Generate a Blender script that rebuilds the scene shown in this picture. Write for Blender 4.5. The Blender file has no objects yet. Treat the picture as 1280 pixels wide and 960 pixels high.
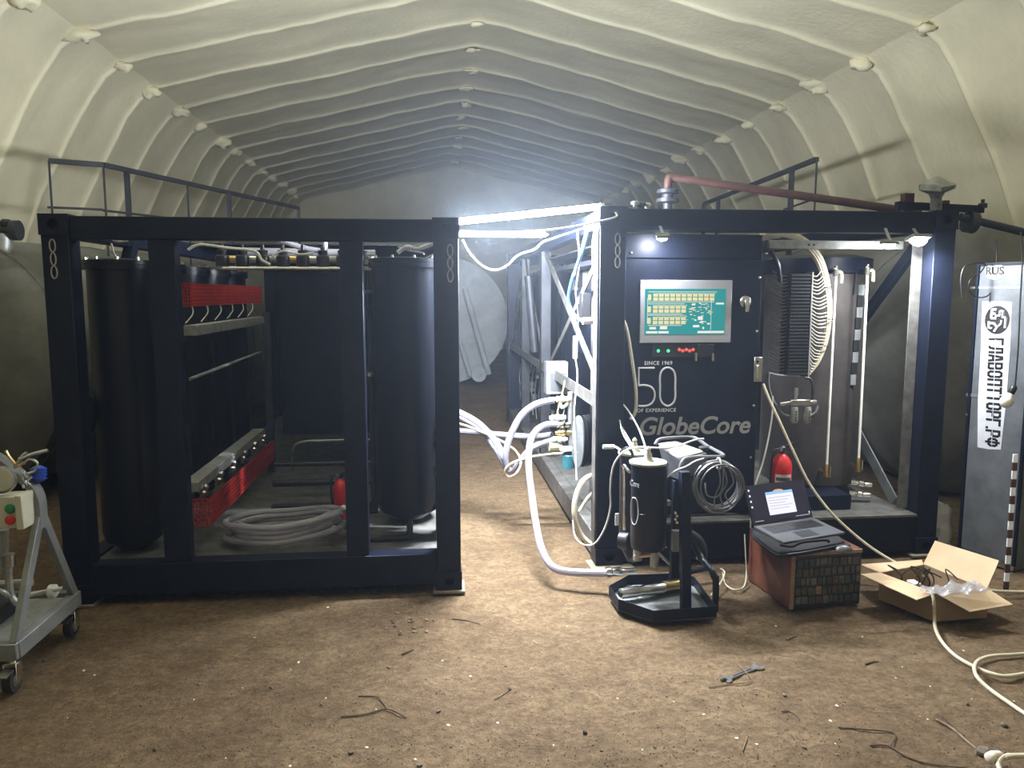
import bpy, math, random
from mathutils import Vector, Matrix, noise
random.seed(7)
SC = bpy.context.scene
COL = SC.collection
PI = math.pi

# ------------------------------------------------------------------ camera
F, PSI, TH, CH = 961.0, math.radians(5.95), math.radians(6.65), 1.86
FW = Vector((math.sin(PSI)*math.cos(TH), math.cos(PSI)*math.cos(TH), -math.sin(TH)))
RT = Vector((math.cos(PSI), -math.sin(PSI), 0)); UP = RT.cross(FW)
cd = bpy.data.cameras.new('camera'); cam = bpy.data.objects.new('camera', cd); COL.objects.link(cam)
cd.sensor_width = 36; cd.lens = F/1280*36; cd.clip_start = 0.05; cd.clip_end = 200
M4 = Matrix((RT, UP, -FW)).transposed().to_4x4(); M4.translation = (0, 0, CH); cam.matrix_world = M4
SC.camera = cam
# ------------------------------------------------------------------ world, exposure
W = bpy.data.worlds.new('world'); SC.world = W; W.use_nodes = True
W.node_tree.nodes['Background'].inputs[0].default_value = (0, 0, 0, 1)
W.node_tree.nodes['Background'].inputs[1].default_value = 0.0
# thin dusty air scatters lamp light; its blue glow also imitates lens bloom
vo = W.node_tree.nodes.new('ShaderNodeVolumeScatter'); vo.inputs['Color'].default_value = (.66, .79, 1.0, 1); vo.inputs['Density'].default_value = .0026; vo.inputs['Anisotropy'].default_value = .55
W.node_tree.links.new(vo.outputs[0], W.node_tree.nodes['World Output'].inputs['Volume'])
SC.view_settings.view_transform = 'Standard'; SC.view_settings.look = 'None'
SC.view_settings.exposure = 0.0; SC.view_settings.gamma = 1.0; SC.view_settings.use_curve_mapping = False
TUBE_L, LAMP_W = 2900.0, .5

# ------------------------------------------------------------------ helpers
def ray(px, py): return FW + RT*((px-640)/F) + UP*((480-py)/F)
def P(px, py, Y):                       # pixel -> world point at depth Y
    d = ray(px, py); return Vector((0, 0, CH)) + d*(Y/d.y)
def G(px, py, z=0.0):                   # pixel -> world point at height z
    d = ray(px, py); return Vector((0, 0, CH)) + d*((z-CH)/d.z)
def PX(px, py, X):                      # pixel -> world point on plane x = X
    d = ray(px, py); return Vector((0, 0, CH)) + d*(X/d.x)

ROOT = {}
class MB:
    def __init__(s): s.v = []; s.f = []
    def add(s, vs, fs):
        n = len(s.v); s.v += [Vector(v) for v in vs]; s.f += [tuple(i+n for i in f) for f in fs]; return s
    def box(s, x0, x1, y0, y1, z0, z1):
        return s.add([(x0,y0,z0),(x1,y0,z0),(x1,y1,z0),(x0,y1,z0),(x0,y0,z1),(x1,y0,z1),(x1,y1,z1),(x0,y1,z1)],
                     [(3,2,1,0),(4,5,6,7),(0,1,5,4),(1,2,6,5),(2,3,7,6),(3,0,4,7)])
    def hexa(s, b, t):                  # bottom quad, top quad (counter-clockwise from above)
        return s.add(list(b)+list(t), [(3,2,1,0),(4,5,6,7),(0,1,5,4),(1,2,6,5),(2,3,7,6),(3,0,4,7)])
    def mbox(s, M, sx, sy, sz):         # box centred on matrix
        c = [(-1,-1,-1),(1,-1,-1),(1,1,-1),(-1,1,-1),(-1,-1,1),(1,-1,1),(1,1,1),(-1,1,1)]
        return s.add([M @ Vector((a*sx/2, b*sy/2, d*sz/2)) for a,b,d in c],
                     [(3,2,1,0),(4,5,6,7),(0,1,5,4),(1,2,6,5),(2,3,7,6),(3,0,4,7)])
    def beam(s, p0, p1, w, h, up=(0,0,1)):
        p0, p1 = Vector(p0), Vector(p1); d = (p1-p0).normalized(); u = Vector(up)
        if abs(d.dot(u)) > .98: u = Vector((0,1,0))
        r = d.cross(u).normalized(); u = r.cross(d)
        q = [r*(-w/2)+u*(-h/2), r*(w/2)+u*(-h/2), r*(w/2)+u*(h/2), r*(-w/2)+u*(h/2)]
        return s.add([p0+a for a in q]+[p1+a for a in q], [(0,1,2,3),(7,6,5,4),(0,4,5,1),(1,5,6,2),(2,6,7,3),(3,7,4,0)])
    def angle(s, p0, p1, a, t, d1, d2): # L profile: legs along d1 and d2
        p0, p1, d1, d2 = Vector(p0), Vector(p1), Vector(d1).normalized(), Vector(d2).normalized()
        q = [d1*0, d1*a, d1*a+d2*t, d1*t+d2*t, d1*t+d2*a, d2*a]
        n = 6; fs = [(i, (i+1)%n, (i+1)%n+n, i+n) for i in range(n)] + [(0,1,2,3),(0,3,4,5),(6,9,8,7),(6,11,10,9)]
        return s.add([p0+k for k in q]+[p1+k for k in q], fs)
    def tube(s, pts, r, n=8, closed=False):
        pts = [Vector(p) for p in pts]; m = len(pts); rings = []
        rad = r if isinstance(r, (list, tuple)) else [r]*m
        def tan(i):
            a = pts[(i-1) % m] if closed else pts[max(i-1, 0)]; b = pts[(i+1) % m] if closed else pts[min(i+1, m-1)]
            d = b-a; return d.normalized() if d.length > 1e-9 else Vector((0,0,1))
        t0 = tan(0); u = Vector((0,0,1)) if abs(t0.z) < .9 else Vector((1,0,0))
        u = (u - t0*u.dot(t0)).normalized()
        for i in range(m):
            t = tan(i); u = u - t*u.dot(t)
            u = u.normalized() if u.length > 1e-6 else t.orthogonal().normalized(); w = t.cross(u)
            rings.append([pts[i] + (u*math.cos(2*PI*k/n) + w*math.sin(2*PI*k/n))*rad[i] for k in range(n)])
        vs = [v for q in rings for v in q]; fs = []
        for i in range(m if closed else m-1):
            j = (i+1) % m
            for k in range(n): fs.append((i*n+k, i*n+(k+1)%n, j*n+(k+1)%n, j*n+k))
        if not closed: fs += [tuple(range(n-1, -1, -1)), tuple((m-1)*n+k for k in range(n))]
        return s.add(vs, fs)
    def cyl(s, p0, p1, r, n=16, r1=None): return s.tube([p0, p1], [r, r if r1 is None else r1], n)
    def lathe(s, prof, o=(0,0,0), axis=(0,0,1), n=24):     # prof: (radius, height)
        a = Vector(axis).normalized(); u = a.orthogonal().normalized(); w = a.cross(u); o = Vector(o); vs = []; fs = []
        for r, h in prof: vs += [o + a*h + (u*math.cos(2*PI*k/n)+w*math.sin(2*PI*k/n))*max(r, 1e-4) for k in range(n)]
        m = len(prof)
        for i in range(m-1):
            for k in range(n): fs.append((i*n+k, i*n+(k+1)%n, (i+1)*n+(k+1)%n, (i+1)*n+k))
        fs += [tuple(range(n-1, -1, -1)), tuple((m-1)*n+k for k in range(n))]
        return s.add(vs, fs)
    def ball(s, c, r, n=10, m=6):
        rx = r if isinstance(r, (tuple, list)) else (r, r, r); c = Vector(c); vs = []; fs = []
        for i in range(m+1):
            t = PI*i/m
            vs += [c + Vector((rx[0]*math.sin(t)*math.cos(2*PI*k/n), rx[1]*math.sin(t)*math.sin(2*PI*k/n), -rx[2]*math.cos(t))) for k in range(n)]
        for i in range(m):
            for k in range(n): fs.append((i*n+k, i*n+(k+1)%n, (i+1)*n+(k+1)%n, (i+1)*n+k))
        return s.add(vs, fs)
    def ring(s, c, R, r, axis=(0,0,1), n=20, k=6, sq=(1,1)):
        a = Vector(axis).normalized(); u = a.orthogonal().normalized(); w = a.cross(u); c = Vector(c)
        return s.tube([c + u*math.cos(2*PI*i/n)*R*sq[0] + w*math.sin(2*PI*i/n)*R*sq[1] for i in range(n)], r, k, True)
    def prism(s, pts, d):               # planar polygon extruded by vector d
        pts = [Vector(p) for p in pts]; n = len(pts); d = Vector(d)
        return s.add(pts+[p+d for p in pts], [tuple(range(n-1,-1,-1)), tuple(range(n, 2*n))] + [(i,(i+1)%n,(i+1)%n+n,i+n) for i in range(n)])
    def build(s, name, mat, parent=None, bevel=0, ang=35, flat=False):
        me = bpy.data.meshes.new(name); o = Vector((0,0,0))
        if parent is not None: o = ROOT[parent]
        me.from_pydata([v-o for v in s.v], [], s.f); me.update()
        if not flat:
            me.polygons.foreach_set('use_smooth', [True]*len(me.polygons)); me.set_sharp_from_angle(angle=math.radians(ang))
        ob = bpy.data.objects.new(name, me); COL.objects.link(ob)
        me.materials.append(MAT[mat] if isinstance(mat, str) else mat)
        if parent is not None: ob.parent = parent
        ROOT[ob] = o
        if bevel:
            b = ob.modifiers.new('bevel', 'BEVEL'); b.width = bevel; b.segments = 1; b.limit_method = 'ANGLE'
        return ob
def B(): return MB()
def thing(name, label, cat, loc=(0,0,0), group=None):
    o = bpy.data.objects.new(name, None); COL.objects.link(o); o.location = loc; o.empty_display_size = .1
    o['label'] = label; o['category'] = cat; ROOT[o] = Vector(loc)
    if group: o['group'] = group
    return o
def tag(o, label, cat, group=None, kind=None):
    o['label'] = label; o['category'] = cat
    if group: o['group'] = group
    if kind: o['kind'] = kind
    # put the origin at the base of the thing
    me = o.data; n = len(me.vertices)
    lo = [min(v.co[i] for v in me.vertices) for i in range(3)]; hi = [max(v.co[i] for v in me.vertices) for i in range(3)]
    c = Vector(((lo[0]+hi[0])/2, (lo[1]+hi[1])/2, lo[2])) - o.location
    me.transform(Matrix.Translation(-c)); o.location = o.location + c; ROOT[o] = o.location.copy()
    return o
def struct(o): o['kind'] = 'structure'; return o
def kid(src, parent, off):              # copy of a piece sharing its mesh, moved by off
    c = src.copy(); COL.objects.link(c); c.parent = parent; c.location = src.location + Vector(off); ROOT[c] = ROOT[src]; return c
def spl(pts, k=6, closed=False):        # Catmull-Rom through points
    pts = [Vector(p) for p in pts]; n = len(pts); out = []
    for i in range(n if closed else n-1):
        g = (lambda j: pts[j % n]) if closed else (lambda j: pts[min(max(j, 0), n-1)])
        a, b, c, d = g(i-1), g(i), g(i+1), g(i+2)
        for q in range(k):
            t = q/k; out.append(.5*((2*b)+(c-a)*t+(2*a-5*b+4*c-d)*t*t+(3*b-a-3*c+d)*t*t*t))
    if not closed: out.append(pts[-1])
    return out
def frame(o, x, z):                     # matrix from origin, x axis, z axis
    x = Vector(x).normalized(); z = Vector(z); y = z.cross(x).normalized(); z = x.cross(y)
    m = Matrix((x, y, z)).transposed().to_4x4(); m.translation = Vector(o); return m

# ------------------------------------------------------------------ materials
MAT = {}
def mat(name, col, rough=.5, metal=0., var=0., vs=8., bump=0., bs=40., col2=None, spec=.5, trans=0., emit=None, es=0., coat=0., ior=1.45, alpha=1.0):
    m = bpy.data.materials.new(name); m.use_nodes = True; nt = m.node_tree; bs_ = nt.nodes['Principled BSDF']
    bs_.inputs['Base Color'].default_value = (*col, 1); bs_.inputs['Roughness'].default_value = rough
    bs_.inputs['Metallic'].default_value = metal; bs_.inputs['Specular IOR Level'].default_value = spec
    bs_.inputs['Transmission Weight'].default_value = trans; bs_.inputs['Coat Weight'].default_value = coat; bs_.inputs['IOR'].default_value = ior
    bs_.inputs['Alpha'].default_value = alpha
    if emit: bs_.inputs['Emission Color'].default_value = (*emit, 1); bs_.inputs['Emission Strength'].default_value = es
    if var or bump or col2:
        tc = nt.nodes.new('ShaderNodeTexCoord')
        if var or col2:
            nz = nt.nodes.new('ShaderNodeTexNoise'); nz.inputs['Scale'].default_value = vs; nz.inputs['Detail'].default_value = 6; nz.inputs['Roughness'].default_value = .65
            nt.links.new(tc.outputs['Object'], nz.inputs['Vector'])
            cr = nt.nodes.new('ShaderNodeValToRGB'); cr.color_ramp.elements[0].position = .35; cr.color_ramp.elements[1].position = .68
            a = col2 if col2 else tuple(c*(1-var) for c in col)
            cr.color_ramp.elements[0].color = (*a, 1); cr.color_ramp.elements[1].color = (*[min(1, c*(1+var)) for c in col], 1)
            nt.links.new(nz.outputs['Fac'], cr.inputs['Fac']); nt.links.new(cr.outputs['Color'], bs_.inputs['Base Color'])
        if bump:
            n2 = nt.nodes.new('ShaderNodeTexNoise'); n2.inputs['Scale'].default_value = bs; n2.inputs['Detail'].default_value = 4
            nt.links.new(tc.outputs['Object'], n2.inputs['Vector'])
            bp = nt.nodes.new('ShaderNodeBump'); bp.inputs['Strength'].default_value = min(1, bump); bp.inputs['Distance'].default_value = .01
            nt.links.new(n2.outputs['Fac'], bp.inputs['Height']); nt.links.new(bp.outputs['Normal'], bs_.inputs['Normal'])
    MAT[name] = m; return m
mat('foam', (.68, .635, .45), .75, var=.06, vs=.7, bump=.75, bs=13, col2=(.59, .55, .39))
mat('black_paint', (.008, .011, .023), .42, var=.25, vs=5, bump=.06, bs=60, spec=.18)
mat('black_gloss', (.007, .009, .015), .3, var=.2, vs=4, spec=.28)
mat('dark_steel', (.03, .032, .038), .45, .3, var=.3, vs=6)
mat('edge_steel', (.15, .145, .135), .5, .45, var=.35, vs=9, bump=.1)
mat('steel', (.55, .55, .54), .3, 1., var=.15, vs=12)
mat('chrome', (.8, .8, .8), .16, 1.)
mat('galv', (.34, .35, .34), .5, .6, var=.2, vs=20)
mat('grey_paint', (.20, .21, .215), .5, .2, var=.2, vs=7, bump=.06)
mat('locker_paint', (.135, .147, .165), .42, .2, var=.25, vs=5, bump=.05, bs=25)
mat('tank_paint', (.115, .115, .10), .55, .1, var=.3, vs=2.2, bump=.1, bs=14)
mat('tank_white', (.42, .45, .50), .6, .0, var=.2, vs=1.6, bump=.1, bs=10)
mat('red_mesh', (.36, .02, .015), .5, .0, var=.12, vs=10)
mat('red_paint', (.55, .02, .02), .3, coat=.3)
mat('vessel', (.065, .056, .053), .45, .25, var=.25, vs=5)
mat('brass', (.55, .42, .20), .32, 1., var=.2, vs=20)
mat('copper', (.6, .36, .22), .35, 1., var=.2, vs=15)
mat('hose_clear', (.40, .39, .47), .25, trans=.35, var=.08, vs=14, spec=.6)
mat('hose_grey', (.14, .14, .15), .5)
mat('hose_wire', (.17, .17, .18), .25, spec=.7, trans=.25)
mat('cable_cream', (.52, .47, .35), .5, var=.1, vs=30)
mat('cable_white', (.52, .51, .49), .45)
mat('cable_black', (.015, .015, .017), .5)
mat('cable_blue', (.05, .22, .55), .4)
mat('wire_white', (.42, .40, .34), .5)
mat('white_paint', (.74, .75, .77), .55, var=.08, vs=14)
mat('white_mark', (.62, .63, .66), .55)
mat('grey_mark', (.30, .30, .30), .5)
mat('stencil_white', (.60, .62, .68), .6, var=.1, vs=9, bump=.03)
mat('bezel', (.40, .41, .46), .35, .2, spec=.6)
mat('ink', (.012, .012, .014), .6)
mat('rust', (.05, .020, .015), .6, .2, var=.35, vs=9, bump=.15)
mat('wood_red', (.115, .035, .020), .42, var=.3, vs=6, bump=.08, coat=.15)
mat('wood_edge', (.24, .15, .085), .6, var=.3, vs=12)
mat('plywood', (.20, .16, .11), .7, var=.2, vs=10)
mat('cardboard', (.47, .345, .215), .8, var=.07, vs=6, bump=.08, bs=30)
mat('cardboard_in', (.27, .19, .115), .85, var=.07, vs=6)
mat('fabric_black', (.012, .012, .014), .85, bump=.4, bs=90)
mat('plastic_black', (.016, .016, .018), .35)
mat('laptop_grey', (.10, .105, .115), .4, .3)
mat('beige_box', (.50, .50, .40), .5, var=.06, vs=12)
mat('beige_dull', (.30, .29, .23), .5, var=.15, vs=20)
mat('green_btn', (.02, .22, .08), .4); mat('red_btn', (.5, .03, .02), .4)
mat('teal_paint', (.03, .14, .17), .45, var=.2, vs=15)
mat('blue_plastic', (.02, .07, .45), .35)
mat('yellow_tape', (.66, .58, .22), .5)
mat('cream_plastic', (.70, .66, .45), .45)
mat('film', (.55, .55, .60), .15, trans=.5, alpha=.42, spec=.8)
mat('bag_white', (.60, .60, .62), .35, trans=.2, bump=.6, bs=14)
mat('wrap', (.16, .17, .16), .35, var=.4, vs=14)
mat('rubber', (.02, .02, .02), .8)
mat('stone', (.13, .105, .078), .9, var=.3, vs=30, bump=.3)
mat('pale_chip', (.60, .55, .46), .85, var=.15, vs=40)
mat('bark', (.055, .038, .024), .9, var=.3, vs=30)
mat('wood_chip', (.17, .115, .07), .9, var=.35, vs=30)
mat('bulb_glass', (.85, .84, .80), .15, spec=.6)
mat('tube_glow', (1, 1, 1), .5, emit=(.88, .93, 1.0), es=TUBE_L)
mat('lamp_glow', (1, 1, 1), .5, emit=(.92, .96, 1.0), es=120)
mat('led_green', (.02, .3, .08), .4, emit=(.05, 1, .25), es=2.2)
mat('led_red', (.3, .04, .03), .4, emit=(1, .13, .07), es=.75)
mat('scr_teal', (.0, .05, .055), .25, emit=(.012, .235, .235), es=1.)
mat('scr_white', (.1, .1, .1), .25, emit=(.80, .84, .74), es=.9)
mat('scr_cream', (.1, .1, .06), .25, emit=(.85, .74, .36), es=.8)
mat('scr_lines', (.1, .1, .1), .25, emit=(.52, .66, .58), es=.75)
mat('lap_dark', (.012, .012, .02), .2, emit=(.012, .011, .022), es=1.)
mat('lap_white', (.1, .1, .1), .25, emit=(.86, .86, 1.0), es=1.0)
mat('lap_blue', (.05, .08, .1), .25, emit=(.30, .56, .85), es=1.)
mat('lap_orange', (.1, .06, .04), .25, emit=(.85, .42, .25), es=.9)
mat('lap_text', (.1, .1, .1), .25, emit=(.55, .5, .62), es=.9)

def dirt_mat():
    m = bpy.data.materials.new('dirt'); m.use_nodes = True; nt = m.node_tree; N = nt.nodes.new; L = nt.links.new
    b = nt.nodes['Principled BSDF']; b.inputs['Roughness'].default_value = .92; b.inputs['Specular IOR Level'].default_value = .2
    tc = N('ShaderNodeTexCoord')
    def nz(s, d, r=.65, sc=(1,1,1)):
        mp = N('ShaderNodeMapping'); mp.inputs['Scale'].default_value = sc; L(tc.outputs['Object'], mp.inputs['Vector'])
        n = N('ShaderNodeTexNoise'); n.inputs['Scale'].default_value = s; n.inputs['Detail'].default_value = d; n.inputs['Roughness'].default_value = r
        L(mp.outputs['Vector'], n.inputs['Vector']); return n
    big = nz(1.3, 5); fine = nz(34, 9, .8); str_ = nz(8, 8, .75, (1, 1.35, 1))
    r1 = N('ShaderNodeValToRGB'); e = r1.color_ramp.elements; e[0].position = .3; e[1].position = .7
    e[0].color = (.155, .105, .059, 1); e[1].color = (.245, .177, .105, 1); L(big.outputs['Fac'], r1.inputs['Fac'])
    r2 = N('ShaderNodeValToRGB'); e = r2.color_ramp.elements; e[0].position = .33; e[1].position = .72
    e[0].color = (.42, .40, .38, 1); e[1].color = (1.25, 1.22, 1.18, 1); L(fine.outputs['Fac'], r2.inputs['Fac'])
    r3 = N('ShaderNodeValToRGB'); e = r3.color_ramp.elements; e[0].position = .38; e[1].position = .6
    e[0].color = (.72, .70, .68, 1); e[1].color = (1.05, 1.05, 1.05, 1); L(str_.outputs['Fac'], r3.inputs['Fac'])
    def mul(a, c):
        x = N('ShaderNodeMix'); x.data_type = 'RGBA'; x.blend_type = 'MULTIPLY'; x.inputs[0].default_value = 1; x.clamp_result = False
        L(a, x.inputs[6]); L(c, x.inputs[7]); return x.outputs[2]
    L(mul(mul(r1.outputs['Color'], r2.outputs['Color']), r3.outputs['Color']), b.inputs['Base Color'])
    ad = N('ShaderNodeMath'); ad.operation = 'ADD'; L(fine.outputs['Fac'], ad.inputs[0]); L(str_.outputs['Fac'], ad.inputs[1])
    bp = N('ShaderNodeBump'); bp.inputs['Strength'].default_value = .75; bp.inputs['Distance'].default_value = .03
    L(ad.outputs[0], bp.inputs['Height']); L(bp.outputs['Normal'], b.inputs['Normal'])
    MAT['dirt'] = m
dirt_mat()

# ================================================================== SETTING
# floor: compacted earth, finer where it lies close to the camera
def axis_vals(a, b, f0, f1, fine, coarse):
    out = []; x = a
    while x < b:
        out.append(x); x += fine if f0 <= x <= f1 else coarse
    return out+[b]
def ground_z(x, y):
    z = .020*noise.noise(Vector((x*.9, y*.9, 3))) + .012*noise.noise(Vector((x*3.1, y*3.1, 7)))
    if 2.3 < y < 5.7: z += .008*noise.noise(Vector((x*9, y*9, 1))) + .005*noise.noise(Vector((x*23, y*23, 5)))
    return z-.014
xs = axis_vals(-6.6, 8.2, -2.6, 4.2, .03, .3); ys = axis_vals(-5, 26, 2.4, 5.6, .03, .25)
fl = B(); nx = len(xs)
fl.v = [Vector((x, y, ground_z(x, y))) for y in ys for x in xs]
fl.f = [(j*nx+i, j*nx+i+1, (j+1)*nx+i+1, (j+1)*nx+i) for j in range(len(ys)-1) for i in range(nx-1)]
floor = struct(fl.build('floor', 'dirt', ang=180))

# hangar shell of sprayed foam over frames
HK = .80                                 # size of the hall
RX, RIB0, RIBD = .97*HK, 10.75*HK, 1.53*HK
half = [(8.35, -.1), (8.3, .8), (8.1, 1.7), (7.8, 2.6), (7.4, 3.5), (6.95, 4.4), (6.55, 5.1), (6.30, 5.45), (6.0, 5.66), (5.5, 5.80), (4.2, 6.11), (2.6, 6.49), (1.2, 6.83), (.5, 6.98), (0, 7.05)]
half = [(x*HK, 1.86+(z-1.86)*HK) for x, z in half]; half = [(half[0][0], -.1)] + half[1:]; EZ = 1.86+(5.66-1.86)*HK
def dens(pl, step):
    out = []
    for a, b in zip(pl, pl[1:]):
        n = max(1, int(math.dist(a, b)/step))
        for k in range(n): out.append((a[0]+(b[0]-a[0])*k/n, a[1]+(b[1]-a[1])*k/n))
    return out+[pl[-1]]
hp = dens(half, .24)
prof = [(-x, z) for x, z in hp] + [(x, z) for x, z in hp[-2::-1]]
nrm = []
for i in range(len(prof)):
    a = prof[max(0, i-1)]; b = prof[min(len(prof)-1, i+1)]; dx, dz = b[0]-a[0], b[1]-a[1]; l = math.hypot(dx, dz); nrm.append((dz/l, -dx/l))
yv = []; y = -5.0
while y < 26:
    yv.append(y); d = abs((y-RIB0+RIBD*50) % RIBD); d = min(d, RIBD-d); y += .018 if d < .07 else .10
yv.append(26.0)
eave = [i for i, (x, z) in enumerate(prof) if abs(z-EZ) < 1e-6]
def shell(i0, i1, name):
    m = B(); n = i1-i0+1
    for y in yv:
        ph = (y-RIB0+RIBD*50) % RIBD; d = min(ph, RIBD-ph)
        for i in range(i0, i1+1):
            x, z = prof[i]; w = noise.noise(Vector((x*.7, z*.7, round((y-RIB0)/RIBD)*3.7)))
            o = .022*math.exp(-((d+.02*w)/.028)**2) + .020*(1-ph/RIBD) + .015*w*math.exp(-(d/.2)**2) - .03*math.sin(PI*ph/RIBD)
            o += .035*noise.noise(Vector((x*1.1, y*1.1, z*1.1))) + .018*noise.noise(Vector((x*3.5, y*3.5, z*3.5)))
            m.v.append(Vector((RX + x + nrm[i][0]*o, y, z + nrm[i][1]*o)))
    for j in range(len(yv)-1):
        for k in range(n-1): m.f.append((j*n+k, (j+1)*n+k, (j+1)*n+k+1, j*n+k+1))
    return struct(m.build(name, 'foam', ang=180))
wall_left = shell(0, eave[0], 'wall_left'); ceiling = shell(eave[0], eave[1], 'ceiling'); wall_right = shell(eave[1], len(prof)-1, 'wall_right')
def lump(c, r, parent):
    m = B().ball(c, r, 14, 9); sd = random.random()*50
    for v in m.v:
        d = v-Vector(c); v += d*(.9*noise.noise(d*9+Vector((sd, 0, 0)))+.45*noise.noise(d*24+Vector((0, sd, 0))))
    return m.build('foam_lump', 'foam', parent, ang=180)
k = -4
while RIB0+RIBD*k < 25.5:
    y = RIB0+RIBD*k; f = random.uniform
    for sd_ in (-1, 1): lump((RX+sd_*(6.0*HK+f(-.02, .05)), y+f(-.05, .05), EZ-.06), (f(.10, .17), f(.08, .15), f(.06, .12)), ceiling)
    lump((RX+f(-.05, .05), y, 1.86+5.10*HK), (f(.08, .17), f(.06, .12), f(.03, .06)), ceiling); k += 1
for nm, yy in (('wall_back', 26.0), ('wall_front', -5.0)):
    m = B(); xsb = [RX-7+14*i/40 for i in range(41)]; zsb = [-.1+6.3*i/18 for i in range(19)]
    m.v = [Vector((x, yy+.1*noise.noise(Vector((x*.5, z*.5, yy))), z)) for z in zsb for x in xsb]
    m.f = [(j*41+i, j*41+i+1, (j+1)*41+i+1, (j+1)*41+i) for j in range(18) for i in range(40)]
    struct(m.build(nm, 'foam', ang=180))

# ================================================================== helpers for machines
def casting(px0, px1, y0, y1, z0, z1, par, name='corner_casting', mt='black_paint'):
    """corner block with an oval lashing hole in the face towards -y"""
    m = B(); n = 24; cx, cz = (px0+px1)/2, (z0+z1)/2; hw, hh = (px1-px0)/2, (z1-z0)/2
    outer = []; inner = []
    for k in range(n):
        a = 2*PI*k/n+PI/4; c, s = math.cos(a), math.sin(a); q = max(abs(c), abs(s))
        outer.append((cx+hw*c/q, cz+hh*s/q)); inner.append((cx+hw*.42*c, cz+hh*.5*s))
    vs = [(x, y0, z) for x, z in outer]+[(x, y0, z) for x, z in inner]+[(x, y0+.05, z) for x, z in inner]+[(x, y1, z) for x, z in outer]
    fs = []
    for k in range(n):
        j = (k+1) % n
        fs += [(k, j, n+j, n+k), (n+k, n+j, 2*n+j, 2*n+k), (j, k, 3*n+k, 3*n+j)]
    fs += [tuple(2*n+k for k in range(n)), tuple(3*n+k for k in range(n-1, -1, -1))]
    m.add(vs, fs); return m.build(name, mt, par, ang=30)
def part(par, name, mt, bevel=0, **kw):
    class C:
        def __getattr__(s, a):
            def f(*ar, **k2):
                m = B(); getattr(m, a)(*ar, **k2); return m.build(name, mt, par, bevel, **kw)
            return f
    return C()
def lettering(txt, M, size, mt, par, name='lettering', shear=0., ext=.0008, bold=0., align='CENTER', sx=1., space=1.):
    cu = bpy.data.curves.new(name, 'FONT'); cu.body = txt; cu.size = size; cu.extrude = ext; cu.shear = shear; cu.offset = bold
    cu.align_x = align; cu.align_y = 'CENTER'; cu.space_character = space
    t = bpy.data.objects.new('tmp_text', cu); COL.objects.link(t); bpy.context.view_layer.update()
    me = bpy.data.meshes.new_from_object(t.evaluated_get(bpy.context.evaluated_depsgraph_get())); bpy.data.objects.remove(t); bpy.data.curves.remove(cu)
    me.transform(M @ Matrix.Diagonal((sx, 1, 1, 1))); me.transform(Matrix.Translation(-ROOT[par])); me.name = name; me.materials.clear(); me.materials.append(MAT[mt])
    o = bpy.data.objects.new(name, me); COL.objects.link(o); o.parent = par; ROOT[o] = ROOT[par]; return o
def chain_marks(par, x, y, z):          # three chain links stencilled on a corner post
    for i in range(3):
        B().tube([(x+.016*math.cos(a)*(1 if i != 1 else .9), y, z-.075*i+.036*math.sin(a)) for a in [2*PI*q/14 for q in range(14)]], .0042, 5, True).build('chain_link_mark', 'grey_mark', par)
def valve(par, p, r, mt='steel', handle='yellow_tape', d=(1,0,0)):   # small ball valve with lever
    p = Vector(p); d = Vector(d).normalized()
    v = B().lathe([(r*.7,-r*3),(r*.7,-r*2.2),(r*1.1,-r*2.2),(r*1.1,-r*1.4),(r*.85,-r*1.2),(r*1.25,-r*.5),(r*1.25,r*.5),(r*.85,r*1.2),(r*1.1,r*1.4),(r*1.1,r*2.2),(r*.7,r*2.2),(r*.7,r*3)], p, d, 12).build('valve', mt, par)
    B().cyl(p, p+Vector((0,0,r*2.4)), r*.35, 8).beam(p+Vector((0,0,r*2.3)), p+Vector((0,0,r*2.3))+Vector((0,0,1))*r*4.2+d*r*.8, r*.9, r*.25, (1,0,0)).build('lever', handle, v)
    return v

# ================================================================== LEFT UNIT
LX0, LX1, LY0, LY1, LZ = -2.20, .165, 4.675, 10.7, 2.31
U1 = thing('oil_regeneration_unit', 'black steel frame unit with red mesh guards and black columns inside', 'machine', ((LX0+LX1)/2, (LY0+LY1)/2, 0))
for x0, x1 in ((LX0, LX0+.15), (LX1-.15, LX1)):
    for y0, y1 in ((LY0+.004, LY0+.15), (LY1-.15, LY1)): part(U1, 'corner_post', 'black_paint', .004).box(x0, x1, y0, y1, .12, LZ-.11)
    for y0, y1 in ((LY0-.006, LY0+.15), (LY1-.15, LY1)):
        casting(x0-.006, x1+.006, y0, y1, .012, .13, U1); casting(x0-.006, x1+.006, y0, y1, LZ-.115, LZ+.004, U1)
for y0, y1 in ((LY0+.01, LY0+.13), (LY1-.13, LY1-.01)):
    part(U1, 'top_rail', 'black_paint', .004).box(LX0+.15, LX1-.15, y0, y1, LZ-.135, LZ-.006)
    part(U1, 'bottom_beam', 'black_paint', .004).box(LX0+.15, LX1-.15, y0, y1, .05, .245)
for x0 in (LX0+.01, LX1-.12):
    part(U1, 'top_rail', 'black_paint', .004).box(x0, x0+.11, LY0+.15, LY1-.15, LZ-.12, LZ-.006)
    part(U1, 'bottom_beam', 'black_paint', .004).box(x0, x0+.11, LY0+.15, LY1-.15, .05, .24)
for x0, x1 in ((-1.626, -1.478), (-.54, -.405)): part(U1, 'front_post', 'black_paint', .004).box(x0, x1, LY0+.02, LY0+.12, .245, LZ-.135)
for y in (6.6, 8.6):
    for x0 in (LX0+.02, LX1-.11): part(U1, 'side_post', 'black_paint', .003).box(x0, x0+.09, y, y+.1, .24, LZ-.12)
part(U1, 'floor_plate', 'edge_steel').box(LX0+.1, -.47, LY0+.1, LY1-.1, .205, .225)
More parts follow.
